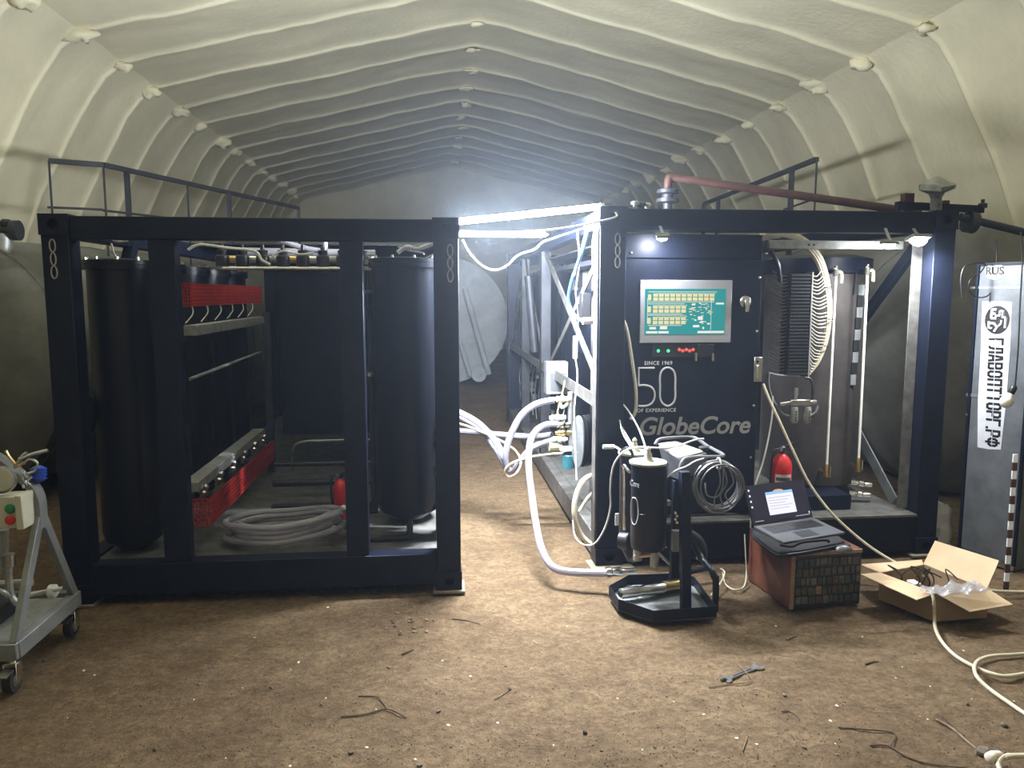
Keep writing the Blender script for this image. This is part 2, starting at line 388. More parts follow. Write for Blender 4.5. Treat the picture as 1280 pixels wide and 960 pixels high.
part(U1, 'floor_plate', 'edge_steel').box(-.468, LX1-.1, LY0+.1, LY1-.1, .205, .225)
part(U1, 'added_shade_rear', 'black_paint').box(LX0+.15, LX1-.15, LY1-.02, LY1-.015, .24, LZ-.13)  # unseen rear sheet, added to keep light out of the unit
part(U1, 'added_shade_roof', 'black_paint').box(LX0+.12, LX1-.12, 7.0, LY1-.1, LZ-.02, LZ-.01)  # unseen sheet over the rear part, added to darken the inside
part(U1, 'diagonal_brace', 'black_paint', .003).beam((-2.10, 4.86, 1.05), (-2.10, 5.75, 2.2), .07, .08)
part(U1, 'diagonal_brace', 'black_paint', .003).beam((-2.10, 6.5, .3), (-2.10, 4.9, 1.2), .07, .08)
part(U1, 'foot_plate', 'plywood', .002).box(-.01, .19, LY0-.03, LY0+.16, -.004, .012)
part(U1, 'foot_plate', 'plywood', .002).box(-2.22, -2.03, LY0-.02, LY0+.16, -.004, .012)
chain_marks(U1, LX0+.062, LY0+.001, 2.135); chain_marks(U1, LX1-.05, LY0+.001, 2.12)
def column(par, x, y, z0, z1, r, name='filter_column', mt='black_gloss', lid=True):
    c = B().lathe([(.04, z0-.07), (r*.55, z0-.05), (r*.9, z0), (r, z0+.07), (r, z1-.05), (r+.02, z1-.05), (r+.02, z1-.02)], (x, y, 0), n=40).build(name, mt, par)
    if lid:
        B().lathe([(r+.02, z1-.018), (r+.02, z1+.008), (r*.4, z1+.02)], (x, y, 0), n=32).build('lid', mt, c)
        bm = B()
        for q in range(10):
            a = 2*PI*q/10; bm.cyl((x+(r+.005)*math.cos(a), y+(r+.005)*math.sin(a), z1), (x+(r+.005)*math.cos(a), y+(r+.005)*math.sin(a), z1+.025), .009, 6)
        bm.build('lid_bolts', 'steel', c)
    return c
for q in range(5): column(U1, -1.93, 5.06+.62*q, .30, 2.06, .185)
col_r = column(U1, -.172, 5.10, .43, 2.08, .212)
for q in range(1, 8): column(U1, -.172, 5.10+.46*q, .30, 2.08, .212)  # row packed closer with extra columns, added to shade the interior
part(col_r, 'sight_glass', 'cable_white').tube(spl([P(527, 326, 5.0), P(545, 317, 5.0), (0.03, 5.05, 2.15)]), .009, 6)
part(U1, 'hose', 'cable_white').tube(spl([P(497, 316, 5.1), P(508, 309, 5.1), P(522, 311, 5.1), P(537, 306, 5.05), P(546, 303, 5.0)]), .014, 8)
part(U1, 'hose', 'hose_clear').tube(spl([P(497, 309, 5.2), P(512, 313, 5.2), P(530, 317, 5.15)]), .008, 6)
part(U1, 'drain_pipe', 'dark_steel').tube(spl([(-.165, 5.06, .40), (-.165, 5.05, .27), (-.20, 5.04, .245), (-.36, 5.03, .245), (-.42, 5.03, .245)], 4), .022, 10)
for q, (px, y0, y1, r) in enumerate(((549, 5.02, 5.02, .008), (552, 5.2, 5.2, .006))):
    part(U1, 'riser_pipe', 'chrome').cyl((.035+.012*q, 5.02+.12*q, .30), (.035+.012*q, 5.02+.12*q, 2.14), .007, 8)
for z in (1.02, .92, .86, .70):
    part(U1, 'pipe_fitting', 'steel').lathe([(.012,-.03),(.02,-.03),(.02,0),(.014,.01),(.018,.03)], (.035, 5.0, z), (.2, 0, 1), 10)
part(U1, 'upright_plate', 'edge_steel').box(.012, .022, 5.0, 5.25, .24, .58)
# red mesh guards along the aisle: bars each way
def guard(par, x, y0, y1, z0, z1, mt='red_mesh', n1=30, n2=6):
    g = B().box(x-.004, x+.004, y0, y1, z0, z0+.008).box(x-.004, x+.004, y0, y1, z1-.008, z1).box(x-.004, x+.004, y0, y0+.008, z0, z1).box(x-.004, x+.004, y1-.008, y1, z0, z1)
    for q in range(1, n1*2): yy = y0+(y1-y0)*q/(n1*2); g.box(x-.0025, x+.0025, yy-.010, yy+.010, z0, z1)
    for q in range(1, n2): zz = z0+(z1-z0)*q/n2; g.box(x-.004, x+.004, y0, y1, zz-.005, zz+.005)
    return g.build('mesh_guard', mt, par)
def guard_end(par, x0, x1, y, z0, z1):
    g = B()
    for q in range(13): xx = x0+(x1-x0)*q/12; g.box(xx-.003, xx+.003, y-.003, y+.003, z0, z1)
    for q in range(8): zz = z0+(z1-z0)*q/7; g.box(x0, x1, y-.004, y+.002, zz-.003, zz+.003)
    return g.build('mesh_guard_end', 'red_mesh', par)
guard(U1, -1.50, 5.02, 7.05, 1.785, 1.93); guard_end(U1, -1.68, -1.50, 5.02, 1.785, 1.93)
guard(U1, -1.44, 5.02, 7.05, .37, .55); guard_end(U1, -1.64, -1.44, 5.02, .37, .55)
guard_end(U1, -.60, -.52, 5.6, 1.76, 1.90)
part(U1, 'shelf_channel', 'galv', .002).box(-1.56, -1.48, 5.05, 7.05, 1.60, 1.665)
part(U1, 'shelf_channel', 'galv', .002).box(-1.60, -1.50, 5.0, 7.0, .60, .665)
part(U1, 'thin_pipe', 'galv').cyl((-1.52, 5.0, 1.33), (-1.52, 7.0, 1.35), .011, 8)
part(U1, 'inner_post', 'dark_steel', .003).box(-1.50, -1.44, 7.05, 7.12, .25, 1.70)
for q in range(6):
    p = Vector((-1.50, 5.12+.36*q, .575)); f_ = B().lathe([(.018,-.05),(.018,-.02),(.03,-.02),(.03,.0),(.02,.01),(.026,.04),(.016,.055)], p, (.3,0,1), 12).build('pipe_fitting', 'steel', U1)
    part(U1, 'wire', 'cable_white').tube(spl([(-1.52, 5.1+.33*q, 1.80), (-1.50, 5.06+.33*q, 1.74), (-1.53, 5.0+.33*q, 1.68)], 4), .004, 5)
part(U1, 'rear_cabinet', 'black_paint', .004).box(-1.40, -.42, 7.3, 7.9, .55, 2.05)
part(U1, 'skid_pipe', 'dark_steel').cyl((-1.35, 6.6, .42), (-.45, 6.6, .42), .022, 10)
part(U1, 'skid_pipe', 'dark_steel').cyl((-1.3, 6.3, .33), (-.45, 6.25, .34), .028, 10)
part(U1, 'skid_pipe', 'galv').tube(spl([(-1.25, 6.9, .30), (-1.2, 6.8, .55), (-.9, 6.8, .58), (-.45, 6.8, .58)], 5), .012, 8)
part(U1, 'skid_channel', 'dark_steel', .003).box(-1.2, -.42, 5.7, 5.78, .225, .30)
# valve manifold below the top rail
mx = B().cyl((-1.45, 5.55, 2.10), (-.42, 5.55, 2.10), .022, 10).build('manifold_pipe', 'galv', U1)
part(U1, 'manifold_pipe', 'steel').cyl((-1.47, 5.7, 2.045), (-.42, 5.7, 2.045), .014, 8)
part(U1, 'manifold_pipe', 'hose_grey').cyl((-1.47, 6.2, 2.19), (-.45, 6.4, 2.19), .03, 10)
for q in range(8):
    x = -1.42+.135*q
    v = B().lathe([(.03,-.05),(.045,-.05),(.045,.02),(.03,.03),(.036,.06),(.015,.065),(.012,.1)], (x, 5.5, 2.10), (0,0,1), 14).build('solenoid_valve', 'plastic_black' if q % 3 else 'dark_steel', U1)
    B().lathe([(.02,-.03),(.026,-.03),(.026,.03),(.02,.03)], (x+.06, 5.53, 2.10), (1,0,0), 10).build('union', ('brass', 'steel', 'galv')[q % 3], v)
part(U1, 'hose', 'cable_white').tube(spl([P(235, 312, 5.4), P(250, 306, 5.4), P(285, 310, 5.4), P(318, 314, 5.4), P(327, 325, 5.4), P(338, 331, 5.4)]), .010, 7)
part(U1, 'hose', 'cable_white').tube(spl([P(340, 322, 5.4), P(352, 314, 5.4), P(375, 318, 5.4), P(392, 316, 5.4)]), .007, 7)
part(U1, 'duct', 'hose_clear').tube(spl([P(352, 301, 5.8), P(380, 310, 5.8), P(404, 313, 5.8), P(406, 303, 5.8)]), .020, 8)
part(U1, 'hose', 'cable_white').tube(spl([P(141, 300, 5.0), P(148, 302, 5.0), P(160, 301, 5.0)]), .007, 6)
part(U1, 'hose', 'cable_white').tube(spl([P(139, 304, 4.95), P(143, 318, 4.95), P(150, 325, 4.95), P(155, 325, 4.95)]), .006, 6)
# narrow gap pipes right of the middle post
part(U1, 'riser_pipe', 'dark_steel').cyl((-.43, 5.5, .3), (-.43, 5.5, 2.1), .02, 10)
for z, mt in ((2.08, 'steel'), (2.04, 'galv'), (1.88, 'teal_paint'), (1.76, 'dark_steel'), (1.3, 'steel')):
    part(U1, 'pipe_fitting', mt).lathe([(.03,-.012),(.036,-.012),(.036,.012),(.03,.012)], (-.43, 5.48, z), (0,0,1), 12)

# ================================================================== RIGHT UNIT
QX0, QX1, QY0, QY1, QZ = 1.10, 3.58, 5.0, 11.25, 2.425
U2 = thing('oil_purification_unit', 'black steel frame unit with touch screen control cabinet and lit vessel', 'machine', ((QX0+QX1)/2, (QY0+QY1)/2, 0))
for x0, x1 in ((QX0, QX0+.175), (QX1-.155, QX1)):
    for y0, y1 in ((QY0+.004, QY0+.15), (QY1-.15, QY1)): part(U2, 'corner_post', 'black_paint', .004).box(x0, x1, y0, y1, .12, QZ-.12)
    for y0, y1 in ((QY0-.006, QY0+.15), (QY1-.15, QY1)):
        casting(x0-.006, x1+.006, y0, y1, .015, .13, U2); casting(x0-.006, x1+.006, y0, y1, QZ-.125, QZ+.004, U2)
part(U2, 'post_flange', 'edge_steel', .002).box(QX0-.012, QX0-.001, QY0+.02, QY0+.13, .13, QZ-.13)
part(U2, 'post_flange', 'edge_steel', .002).box(QX1-.235, QX1-.157, QY0+.12, QY0+.13, .32, QZ-.18)
for y0, y1 in ((QY0+.012, QY0+.13), (QY1-.13, QY1-.01)):
    part(U2, 'top_rail', 'black_paint', .004).box(QX0+.175, QX1-.155, y0, y1, QZ-.15, QZ-.006)
    part(U2, 'bottom_beam', 'black_paint', .004).box(QX0+.175, QX1-.155, y0, y1, .03, .285)
part(U2, 'sill_edge', 'edge_steel', .002).box(QX0+.18, QX1-.16, QY0-.004, QY0+.11, .287, .305)
for x0, mt in ((QX0+.01, 'edge_steel'), (QX1-.12, 'edge_steel')):
    part(U2, 'top_rail', 'black_paint', .004).box(x0, x0+.11, QY0+.15, QY1-.15, QZ-.13, QZ-.006)
    part(U2, 'bottom_beam', mt, .004).box(x0, x0+.11, QY0+.15, QY1-.15, .02, .19)
part(U2, 'middle_rail', 'edge_steel', .003).angle((QX0+.02, QY0+.15, 1.08), (QX0+.02, QY1-.15, 1.08), .09, .012, (0,0,1), (1,0,0))
for y in (7.85, 9.55): part(U2, 'side_post', 'dark_steel', .003).box(QX0+.02, QX0+.12, y, y+.11, .19, QZ-.13)
for y in (7.85, 9.55): part(U2, 'side_post', 'dark_steel', .003).box(QX1-.12, QX1-.02, y, y+.11, .19, QZ-.13)
part(U2, 'diagonal_brace', 'edge_steel', .002).beam((QX0+.06, 7.85, 2.28), (QX0+.06, 5.14, 1.20), .014, .075)
part(U2, 'diagonal_brace', 'edge_steel', .002).beam((QX0+.09, 5.16, 2.25), (QX0+.09, 7.6, 1.2), .014, .06)
part(U2, 'diagonal_brace', 'edge_steel', .002).beam((QX0+.06, 9.5, 2.28), (QX0+.06, 8.0, 1.2), .014, .07)
part(U2, 'diagonal_brace', 'edge_steel', .002).beam((QX0+.06, 9.7, 2.28), (QX0+.06, 11.0, 1.2), .014, .07)
part(U2, 'diagonal_brace', 'grey_paint', .003).beam((QX1-.13, 5.32, .31), (QX1-.13, 6.5, 1.25), .012, .10)
part(U2, 'diagonal_brace', 'black_paint', .003).beam((QX1-.10, 5.2, 2.28), (QX1-.10, 7.4, .4), .05, .08)
part(U2, 'floor_plate', 'edge_steel').box(QX0+.1, QX1-.1, QY0+.12, QY1-.12, .17, .20)
part(U2, 'deck_plate', 'edge_steel').box(2.3, QX1-.13, QY0+.12, 6.9, .27, .287)
chain_marks(U2, QX0+.115, QY0+.001, 2.22)
part(U2, 'foot_plate', 'plywood', .002).box(QX0-.05, QX0+.25, QY0-.09, QY0+.12, -.004, .014)
part(U2, 'foot_plate', 'plywood', .002).box(QX1-.2, QX1+.03, QY0-.04, QY0+.16, -.004, .014)
# ---- control cabinet
cabx0, cabx1, caby = 1.300, 2.265, 5.135
CB = B().box(cabx0, cabx1, caby+.02, caby+.42, .31, 2.265).build('control_cabinet', 'black_paint', U2, .004)
def on(px, py, dy=0.): return P(px, py, caby-dy)
part(CB, 'fascia', 'black_paint', .003).box(cabx0, cabx1-.004, caby+.004, caby+.02, 2.105, 2.265)
part(CB, 'door', 'black_paint', .004).box(cabx0-.008, cabx1, caby, caby+.02, .33, 2.092)
a, b = on(800, 350), on(912, 428); sx0, sx1, sz0, sz1 = a.x, b.x, b.z, a.z
part(CB, 'screen_bezel', 'bezel', .004).box(sx0, sx1, caby-.018, caby+.001, sz0, sz1)
a, b = on(806.5, 361, .018), on(905.5, 418, .018); tx0, tx1, tz0, tz1 = a.x, b.x, b.z, a.z; yS = caby-.0185
part(CB, 'touch_screen', 'scr_teal').box(tx0, tx1, yS-.001, yS+.002, tz0, tz1)
def scr(u0, u1, v0, v1, m, y=.002): m.box(tx0+(tx1-tx0)*u0, tx0+(tx1-tx0)*u1, yS-y, yS-y+.0006, tz1-(tz1-tz0)*v1, tz1-(tz1-tz0)*v0)
gw, gc, gl = B(), B(), B()
for r_, (v, n, u1) in enumerate(((.07, 11, .86), (.33, 6, .46), (.58, 6, .46))):
    scr(.04, u1+.03, v-.015, v+.005, gl); scr(.04, u1, v+.205, v+.225, gl)
    for q in range(n):
        u = .10+.07*q; scr(u, u+.058, v+.03, v+.10, gc, .0022); scr(u, u+.058, v+.115, v+.19, gc, .0022); scr(u+.012, u+.045, v+.05, v+.065, gl, .0028); scr(u+.058, u+.07, v+.02, v+.03, gw)
    scr(.035, .075, v+.05, v+.18, gc, .0024)
for u0, u1, v0, v1 in ((.02,.16,.92,.97),(.17,.30,.92,.97),(.66,.99,.92,.97),(.88,.98,.30,.34),(.06,.14,.83,.88),(.19,.28,.81,.88),(.60,.68,.79,.84),(.72,.74,.83,.88),(.82,.825,.25,.9),(.03,.035,.2,.75),(.66,.72,.60,.68)): scr(u0, u1, v0, v1, gw, .0024)
rnd = random.Random(3)
for q in range(46):
    u, v = rnd.uniform(.48, .82), rnd.uniform(.30, .76); scr(u, u+rnd.uniform(.01, .05), v, v+rnd.uniform(.008, .03), (gw, gl, gc, gl)[q % 4], .003)
for m_, t_ in ((gw, 'scr_white'), (gc, 'scr_cream'), (gl, 'scr_lines')): m_.build('screen_graphics', t_, CB)['kind'] = 'stuff'
a, b = on(815, 430), on(873, 446); part(CB, 'indicator_strip', 'dark_steel', .002).box(a.x, b.x, caby-.006, caby+.001, b.z, a.z)
for px in (822.5, 835): part(CB, 'indicator_lamp', 'led_green').lathe([(.011, 0), (.010, .008), (.004, .012)], on(px, 438.5), (0,-1,0), 12)
for q in range(5): part(CB, 'indicator_lamp', 'led_red').lathe([(.012, 0), (.011, .007), (.004, .011)], on(849+4.3*q, 437+(q % 2)*1.5, .004), (0,-1,0), 10)
a, b = on(872, 430), on(891, 446); part(CB, 'meter', 'plastic_black', .003).box(a.x, b.x, caby-.016, caby+.001, b.z, a.z)
for px in (869, 890): part(CB, 'clip', 'steel').box(on(px-1.3, 442).x, on(px+1.3, 442).x, caby-.022, caby, on(px, 451).z, on(px, 441).z)
kp = on(931.5, 377); part(CB, 'rotary_switch', 'steel').lathe([(.040, 0), (.040, .008), (.034, .014), (.022, .016)], kp, (0,-1,0), 24)
part(CB, 'switch_lever', 'chrome', .003).hexa([(kp.x-.017, caby-.016, kp.z-.075), (kp.x+.017, caby-.016, kp.z-.075), (kp.x+.024, caby-.016, kp.z+.02), (kp.x-.024, caby-.016, kp.z+.02)][::1],
     [(kp.x-.012, caby-.045, kp.z-.07), (kp.x+.012, caby-.045, kp.z-.07), (kp.x+.018, caby-.045, kp.z+.015), (kp.x-.018, caby-.045, kp.z+.015)])
for px, py in ((949, 347), (946, 414), (942, 507), (938.5, 572), (789, 316), (958, 317)): part(CB, 'door_screw', 'chrome').lathe([(.009, 0), (.009, .003), (.004, .006)], on(px, py), (0,-1,0), 10)
a, b = on(942.5, 446), on(951.5, 477); LH = B().box(a.x, b.x, caby-.012, caby, b.z, a.z).build('latch', 'steel', CB, .003)
part(LH, 'keyhole', 'ink').lathe([(.009, 0), (.009, .002)], on(947, 452, .0118), (0,-1,0), 10)
part(LH, 'latch_lever', 'chrome', .002).box(a.x+.012, a.x+.03, caby-.028, caby-.011, b.z+.02, a.z-.055)
TX = lambda px, py: frame(on(px, py, .0016), (1, 0, 0), (0, -1, 0))
lettering('SINCE 1969', TX(823, 454), .036, 'white_mark', CB, bold=.0006, space=1.12)
lettering('OF EXPERIENCE', TX(820.5, 513), .035, 'white_mark', CB, bold=.0006, space=1.14)
lettering('GlobeCore', TX(867.5, 533), .172, 'grey_mark', CB, shear=.22, bold=.0035, space=1.0, sx=1.01)
def stroke(pts, w=.0075): return B().tube([on(px, py, .0) for px, py in pts], w, 6)
m = B(); s5 = [(818,460),(798.5,460),(798,482)]
m.tube([on(*p, 0) for p in s5], .0068, 6)
m.tube([on(*p, 0) for p in spl([(798,482,0),(806,481,0),(815,485,0),(819,494,0),(816,503,0),(808,507,0),(798,507.5,0)] and [(798,482),(806,481.5),(814,484),(818,490),(818,498),(814,504.5),(807,507.5),(798,507.5)] and [Vector((x, y, 0)) for x, y in ((798,482),(806,481.5),(814,484),(818,490),(818,498),(814,504.5),(807,507.5),(798,507.5))]) for p in [(p.x, p.y)]], .0068, 6)
m.build('lettering', 'white_mark', CB)
B().tube([on(p.x, p.y) for p in spl([Vector((x, y, 0)) for x, y in ((834.5,459.5),(841,462.5),(844,470),(844,484),(844,497),(841,504),(834.5,507.5),(828,504),(825,497),(825,484),(825,470),(828,462.5))], 5, True)], .0068, 6, True).build('lettering', 'white_mark', CB)
# things seen in the slot left of the cabinet
part(U2, 'slot_pipe', 'edge_steel').cyl((1.285, 5.28, .3), (1.285, 5.28, 2.2), .022, 10)
part(U2, 'flange_ring', 'white_paint').lathe([(.034,-.012),(.04,-.008),(.04,.008),(.034,.012)], P(776, 458, 5.24), (0,0,1), 14)
part(U2, 'red_fitting', 'red_paint').lathe([(.03,-.07),(.035,-.06),(.035,.06),(.02,.07)], P(775, 402, 5.2), (0,0,1), 14)
part(U2, 'red_fitting', 'red_paint').lathe([(.03,-.04),(.035,-.03),(.035,.03),(.02,.04)], P(775.5, 430, 5.2), (0,0,1), 14)
# ---- wiring block right of the cabinet
VES = B().lathe([(.05,.33),(.28,.34),(.37,.40),(.38,.48),(.38,2.02)], (3.03, 5.86, 0), n=48).build('oil_vessel', 'vessel', U2)
part(VES, 'vessel_cap', 'black_paint').lathe([(.385,2.02),(.41,2.02),(.41,2.13),(.3,2.16)], (3.03, 5.86, 0), n=40)
for q in range(9):
    part(VES, 'level_flag', 'grey_paint' if q % 2 == 0 else 'plastic_black').box(P(1073-.6*q, 360, 5.50).x, P(1080-.6*q, 360, 5.50).x, 5.49, 5.56, P(1075, 356+14*q+13, 5.50).z, P(1075, 356+14*q, 5.50).z)
part(VES, 'strap', 'dark_steel').tube(spl([P(1071, 328, 5.48), P(1070, 345, 5.48), P(1068, 367, 5.48)]), .008, 6)
RAILB = B().box(P(962, 300, 5.2).x, P(1130, 300, 5.2).x, 5.20, 5.235, P(1000, 311, 5.2).z, P(1000, 300.5, 5.2).z).build('cable_channel', 'galv', U2, .002)
for px in (1011, 1017.5): part(RAILB, 'slot', 'ink').lathe([(.008, 0), (.008, .0015)], P(px, 306, 5.199), (0,-1,0), 10)
TB0, TB1 = P(985, 342, 5.22), P(1008, 468, 5.22)
TB = B().box(TB0.x, TB1.x, 5.20, 5.30, TB1.z, TB0.z).build('terminal_block', 'plastic_black', U2, .003)
tm = B(); n_t = 30
for q in range(n_t):
    z = TB1.z+(TB0.z-TB1.z)*(q+.5)/n_t; tm.box(TB0.x+.012, TB1.x-.012, 5.188, 5.20, z-.007, z+.006)
tm.build('terminals', 'dark_steel', TB)
part(TB, 'end_strip', 'galv').box(TB1.x-.004, TB1.x+.006, 5.19, 5.30, TB1.z-.02, TB0.z+.01)
bund = spl([P(955, 291, 5.24), P(985, 293, 5.25), P(1008, 305, 5.26), P(1024, 325, 5.26), P(1033, 355, 5.26), P(1036, 390, 5.25), P(1032, 425, 5.25), P(1022, 452, 5.25), P(1008, 470, 5.25)], 8)
tot = len(bund); BU = B()
for q in range(9):                       # the loom itself: nine bundled cores, thinning towards the end
    a = 2*PI*q/8; off = [Vector((math.cos(a), math.sin(a)*.5, math.sin(a+.8)*.6))*(0 if q == 8 else .026)*(1-.6*i/tot) for i in range(tot)]
    BU.tube([p+o for p, o in zip(bund, off)], [.0125*(1-.35*i/tot) for i in range(tot)], 6)
BU.build('wire_loom', 'cable_cream', U2)
for fr in (.52, .66, .78): i = int(tot*fr); part(U2, 'cable_tie', 'plastic_black').ring(bund[i], .034*(1.1-.5*fr)+.008, .003, bund[i+1]-bund[i], 16, 5)
wr = B(); wl = B()
for q in range(n_t):
    z = TB1.z+(TB0.z-TB1.z)*(q+.5)/n_t; s = Vector((TB1.x+.006, 5.215, z)); i = min(tot-1, int(tot*(.42+.56*(1-(q+.5)/n_t)))); e = bund[i]
    wr.tube(spl([s, s.lerp(e, .35)+Vector((0, -.015, -.025)), s.lerp(e, .75)+Vector((0, -.012, -.012)), e], 4), .0042, 5)
    s = Vector((TB0.x, 5.215, z)); e = Vector((TB0.x-.10, 5.25, z+.03))
    wl.tube(spl([s, s.lerp(e, .4)+Vector((0, -.012, -.018)), e], 4), .0038, 5)
o = wr.build('wires', 'wire_white', U2); o['kind'] = 'stuff'; o = wl.build('wires', 'hose_grey', U2); o['kind'] = 'stuff'
part(U2, 'conduit', 'plastic_black').tube(spl([P(963, 312, 5.2), P(972, 330, 5.2), P(975, 352, 5.22)]), .018, 8)
# ---- level gauges
for (px0, py0, px1, py1, yy) in ((1045, 340, 1033, 588, 5.36), (1084.5, 338, 1073, 580, 5.36)):
    g0, g1 = P(px0, py0, yy), P(px1, py1, yy)
    ga = B().cyl(g0, g1, .0095, 10).build('gauge_tube', 'bulb_glass', U2)
    B().lathe([(.014,-.03),(.020,-.03),(.020,.02),(.012,.03),(.012,.045)], g0, (0,0,1), 12).cyl(g0, g0+Vector((.02,.12,.02)), .012, 8).build('gauge_cock', 'chrome', ga)
    B().tube(spl([g0+Vector((.012,-.01,.0)), g0+Vector((.035,-.015,-.01)), g0+Vector((.037,-.015,-.08))], 4), .011, 8).build('gauge_bend', 'cream_plastic', ga)
    B().lathe([(.012,.05),(.018,.04),(.018,-.02),(.024,-.02),(.024,-.05),(.012,-.06)], g1, (0,0,1), 12).cyl(g1+Vector((0,0,-.03)), g1+Vector((.02,.14,-.03)), .012, 8).build('gauge_cock', 'brass', ga)
    B().cyl(g1+Vector((.028,-.005,.03)), g1+Vector((.028,-.005,-.05)), .007, 8).build('gauge_drain', 'steel', ga)
# ---- filter regulator
FR = thing if False else None
fr = B(); c = P(1000, 503, 5.18)
fr.box(c.x-.075, c.x+.075, 5.16, 5.21, c.z-.022, c.z+.022)
FRO = fr.build('filter_regulator', 'steel', U2, .006)
for px in (992.5, 1009):
    q = P(px, 508, 5.185); part(FRO, 'filter_bowl', 'galv').lathe([(.027, 0), (.030, -.02), (.030, -.10), (.024, -.118), (.008, -.122)], q, (0,0,1), 20)
    for dz in (.035, .055, .075, .095): part(FRO, 'bowl_slot', 'ink').lathe([(.006, 0), (.006, .003)], q+Vector((.006, -.0285, -dz)), (0,-1,0), 8)
part(FRO, 'adjusting_knob', 'steel').lathe([(.014,.02),(.014,.05),(.020,.05),(.020,.10),(.012,.105)], P(994, 503, 5.185), (0,0,1), 14)
part(FRO, 'inlet', 'chrome').cyl(c+Vector((-.075,0,0)), c+Vector((-.15,0,-.01)), .014, 10)
part(FRO, 'inlet', 'chrome').lathe([(.014,-.03),(.021,-.03),(.021,.02),(.015,.03)], c+Vector((.09,0,0)), (1,0,0), 12)
part(FRO, 'air_hose', 'hose_wire').tube(spl([P(961, 466, 5.2), P(960, 480, 5.2), P(966, 500, 5.2), P(977, 516, 5.19), P(986, 520, 5.18)]), .012, 8)
part(FRO, 'air_hose', 'hose_wire').tube(spl([P(1022, 507, 5.17), P(1019, 516, 5.16), P(1010, 521, 5.17)]), .009, 8)
part(FRO, 'air_hose', 'cable_black').tube(spl([P(1015, 500, 5.18), P(1016, 485, 5.18), P(1013, 474, 5.19), P(1006, 472, 5.2)]), .009, 8)
part(FRO, 'air_hose', 'hose_clear').tube(spl([P(961, 466, 5.2), P(975, 469, 5.2), P(1000, 470, 5.2)]), .006, 8)
# ---- drain valves at the foot of the vessel
for (px, py, q) in ((1072, 604, (1, -.3, -.1)), (1070, 617, (1, -.35, -.05))):
    p = P(px, py, 5.42); d = Vector(q).normalized()
    v = B().lathe([(.012,-.05),(.020,-.05),(.020,-.01),(.012,0),(.024,.01),(.024,.04),(.014,.05),(.018,.07),(.018,.10),(.010,.105)], p, d, 12).build('drain_valve', 'chrome', U2)
    B().beam(p+Vector((0,0,.02)), p+Vector((-.06,-.02,.045)), .012, .005).build('lever', 'steel', v)
part(U2, 'pump_base', 'black_paint', .004).box(2.32, 3.05, 5.22, 5.45, .29, .40)
# ---- second vessel row deep in the unit and side columns
for q in range(4): column(U2, 1.62, 8.35+.75*q, .30, 2.15, .24)
for q in range(3): column(U2, 2.9, 7.9+1.1*q, .30, 2.15, .34)
column(U2, 1.66, 6.85, .34, 2.05, .2); 
part(U2, 'pump_motor', 'dark_steel').lathe([(.02,0),(.12,.01),(.13,.05),(.13,.34),(.10,.38),(.03,.40)], (1.75, 5.9, .42), (0,1,0), 24)
part(U2, 'bright_pipe', 'edge_steel').cyl((1.30, 6.0, .25), (1.30, 6.0, 2.3), .045, 12)
part(U2, 'bright_pipe', 'dark_steel').cyl(P(660, 345, 8.2), P(668, 440, 8.2), .04, 10)
part(U2, 'cable_tray', 'dark_steel', .002).box(1.2, 1.5, 5.6, 7.8, 2.08, 2.12)
part(U2, 'cable_tray', 'dark_steel', .002).box(1.16, 1.36, 5.3, 7.7, 2.20, 2.215)
for q in range(5): part(U2, 'relay_box', ('dark_steel', 'galv', 'plastic_black')[q % 3], .004).box(1.30+.02*q, 1.42+.02*q, 6.2+.3*q, 6.4+.3*q, 1.9+.03*(q % 2), 2.07)
for q in range(9):
    y = 8.1+.33*q; part(U2, 'side_valve', ('steel', 'galv')[q % 2]).lathe([(.02,-.06),(.04,-.05),(.04,-.02),(.025,0),(.045,.02),(.045,.06),(.02,.08)], (1.27, y, .55+.12*(q % 4)), (0,.2,1), 10)
    part(U2, 'thin_tube', 'steel').tube(spl([(1.26, y+.1, .35), (1.24, y+.12, .7), (1.28, y+.08, 1.0)], 3), .008, 6)
DB = B().box(P(682, 452, 7.0).x, P(709, 452, 7.0).x, 6.95, 7.1, P(690, 492, 7.0).z, P(690, 452, 7.0).z).build('instrument_box', 'grey_paint', U2, .004)
a, b = P(688, 466, 6.95), P(707, 489, 6.95); part(DB, 'display', 'laptop_grey').box(a.x, b.x, 6.945, 6.952, b.z, a.z)
part(U2, 'gauge_board', 'black_paint', .003).box(1.30, 1.34, 6.2, 6.9, 1.35, 1.9)
part(U2, 'fuse_box', 'plastic_black', .004).box(P(727, 370, 5.7).x, P(738, 370, 5.7).x, 5.68, 5.8, P(730, 398, 5.7).z, P(730, 366, 5.7).z)
part(U2, 'wire_tag', 'white_paint').box(P(716.5, 420, 5.6).x, P(722, 420, 5.6).x, 5.6, 5.604, P(718, 448, 5.6).z, P(718, 420, 5.6).z)
# ---- plate heat exchanger
hx = P(722, 552, 5.55); HXP = []
for q in range(7):
    off = Vector((.018*q+(.02 if q else 0), .05*q*0+.012*q, 0)); n = 22
    pts = [hx + off + Vector((0, -.055*math.cos(t)*(1 if abs(math.sin(t)) < .8 else .85), .195*math.copysign(abs(math.sin(t))**.7, math.sin(t)))) + Vector((.034*math.cos(t), 0, 0)) for t in [2*PI*k/n for k in range(n)]]
    B().prism(pts, (.011, .006, 0)).build('exchanger_plate', 'grey_paint' if q == 0 else 'plastic_black', U2)
for dz in (.04, -.08): part(U2, 'exchanger_bolt', 'steel').cyl(hx+Vector((0, 0, dz)), hx+Vector((.20, .05, dz)), .006, 8)
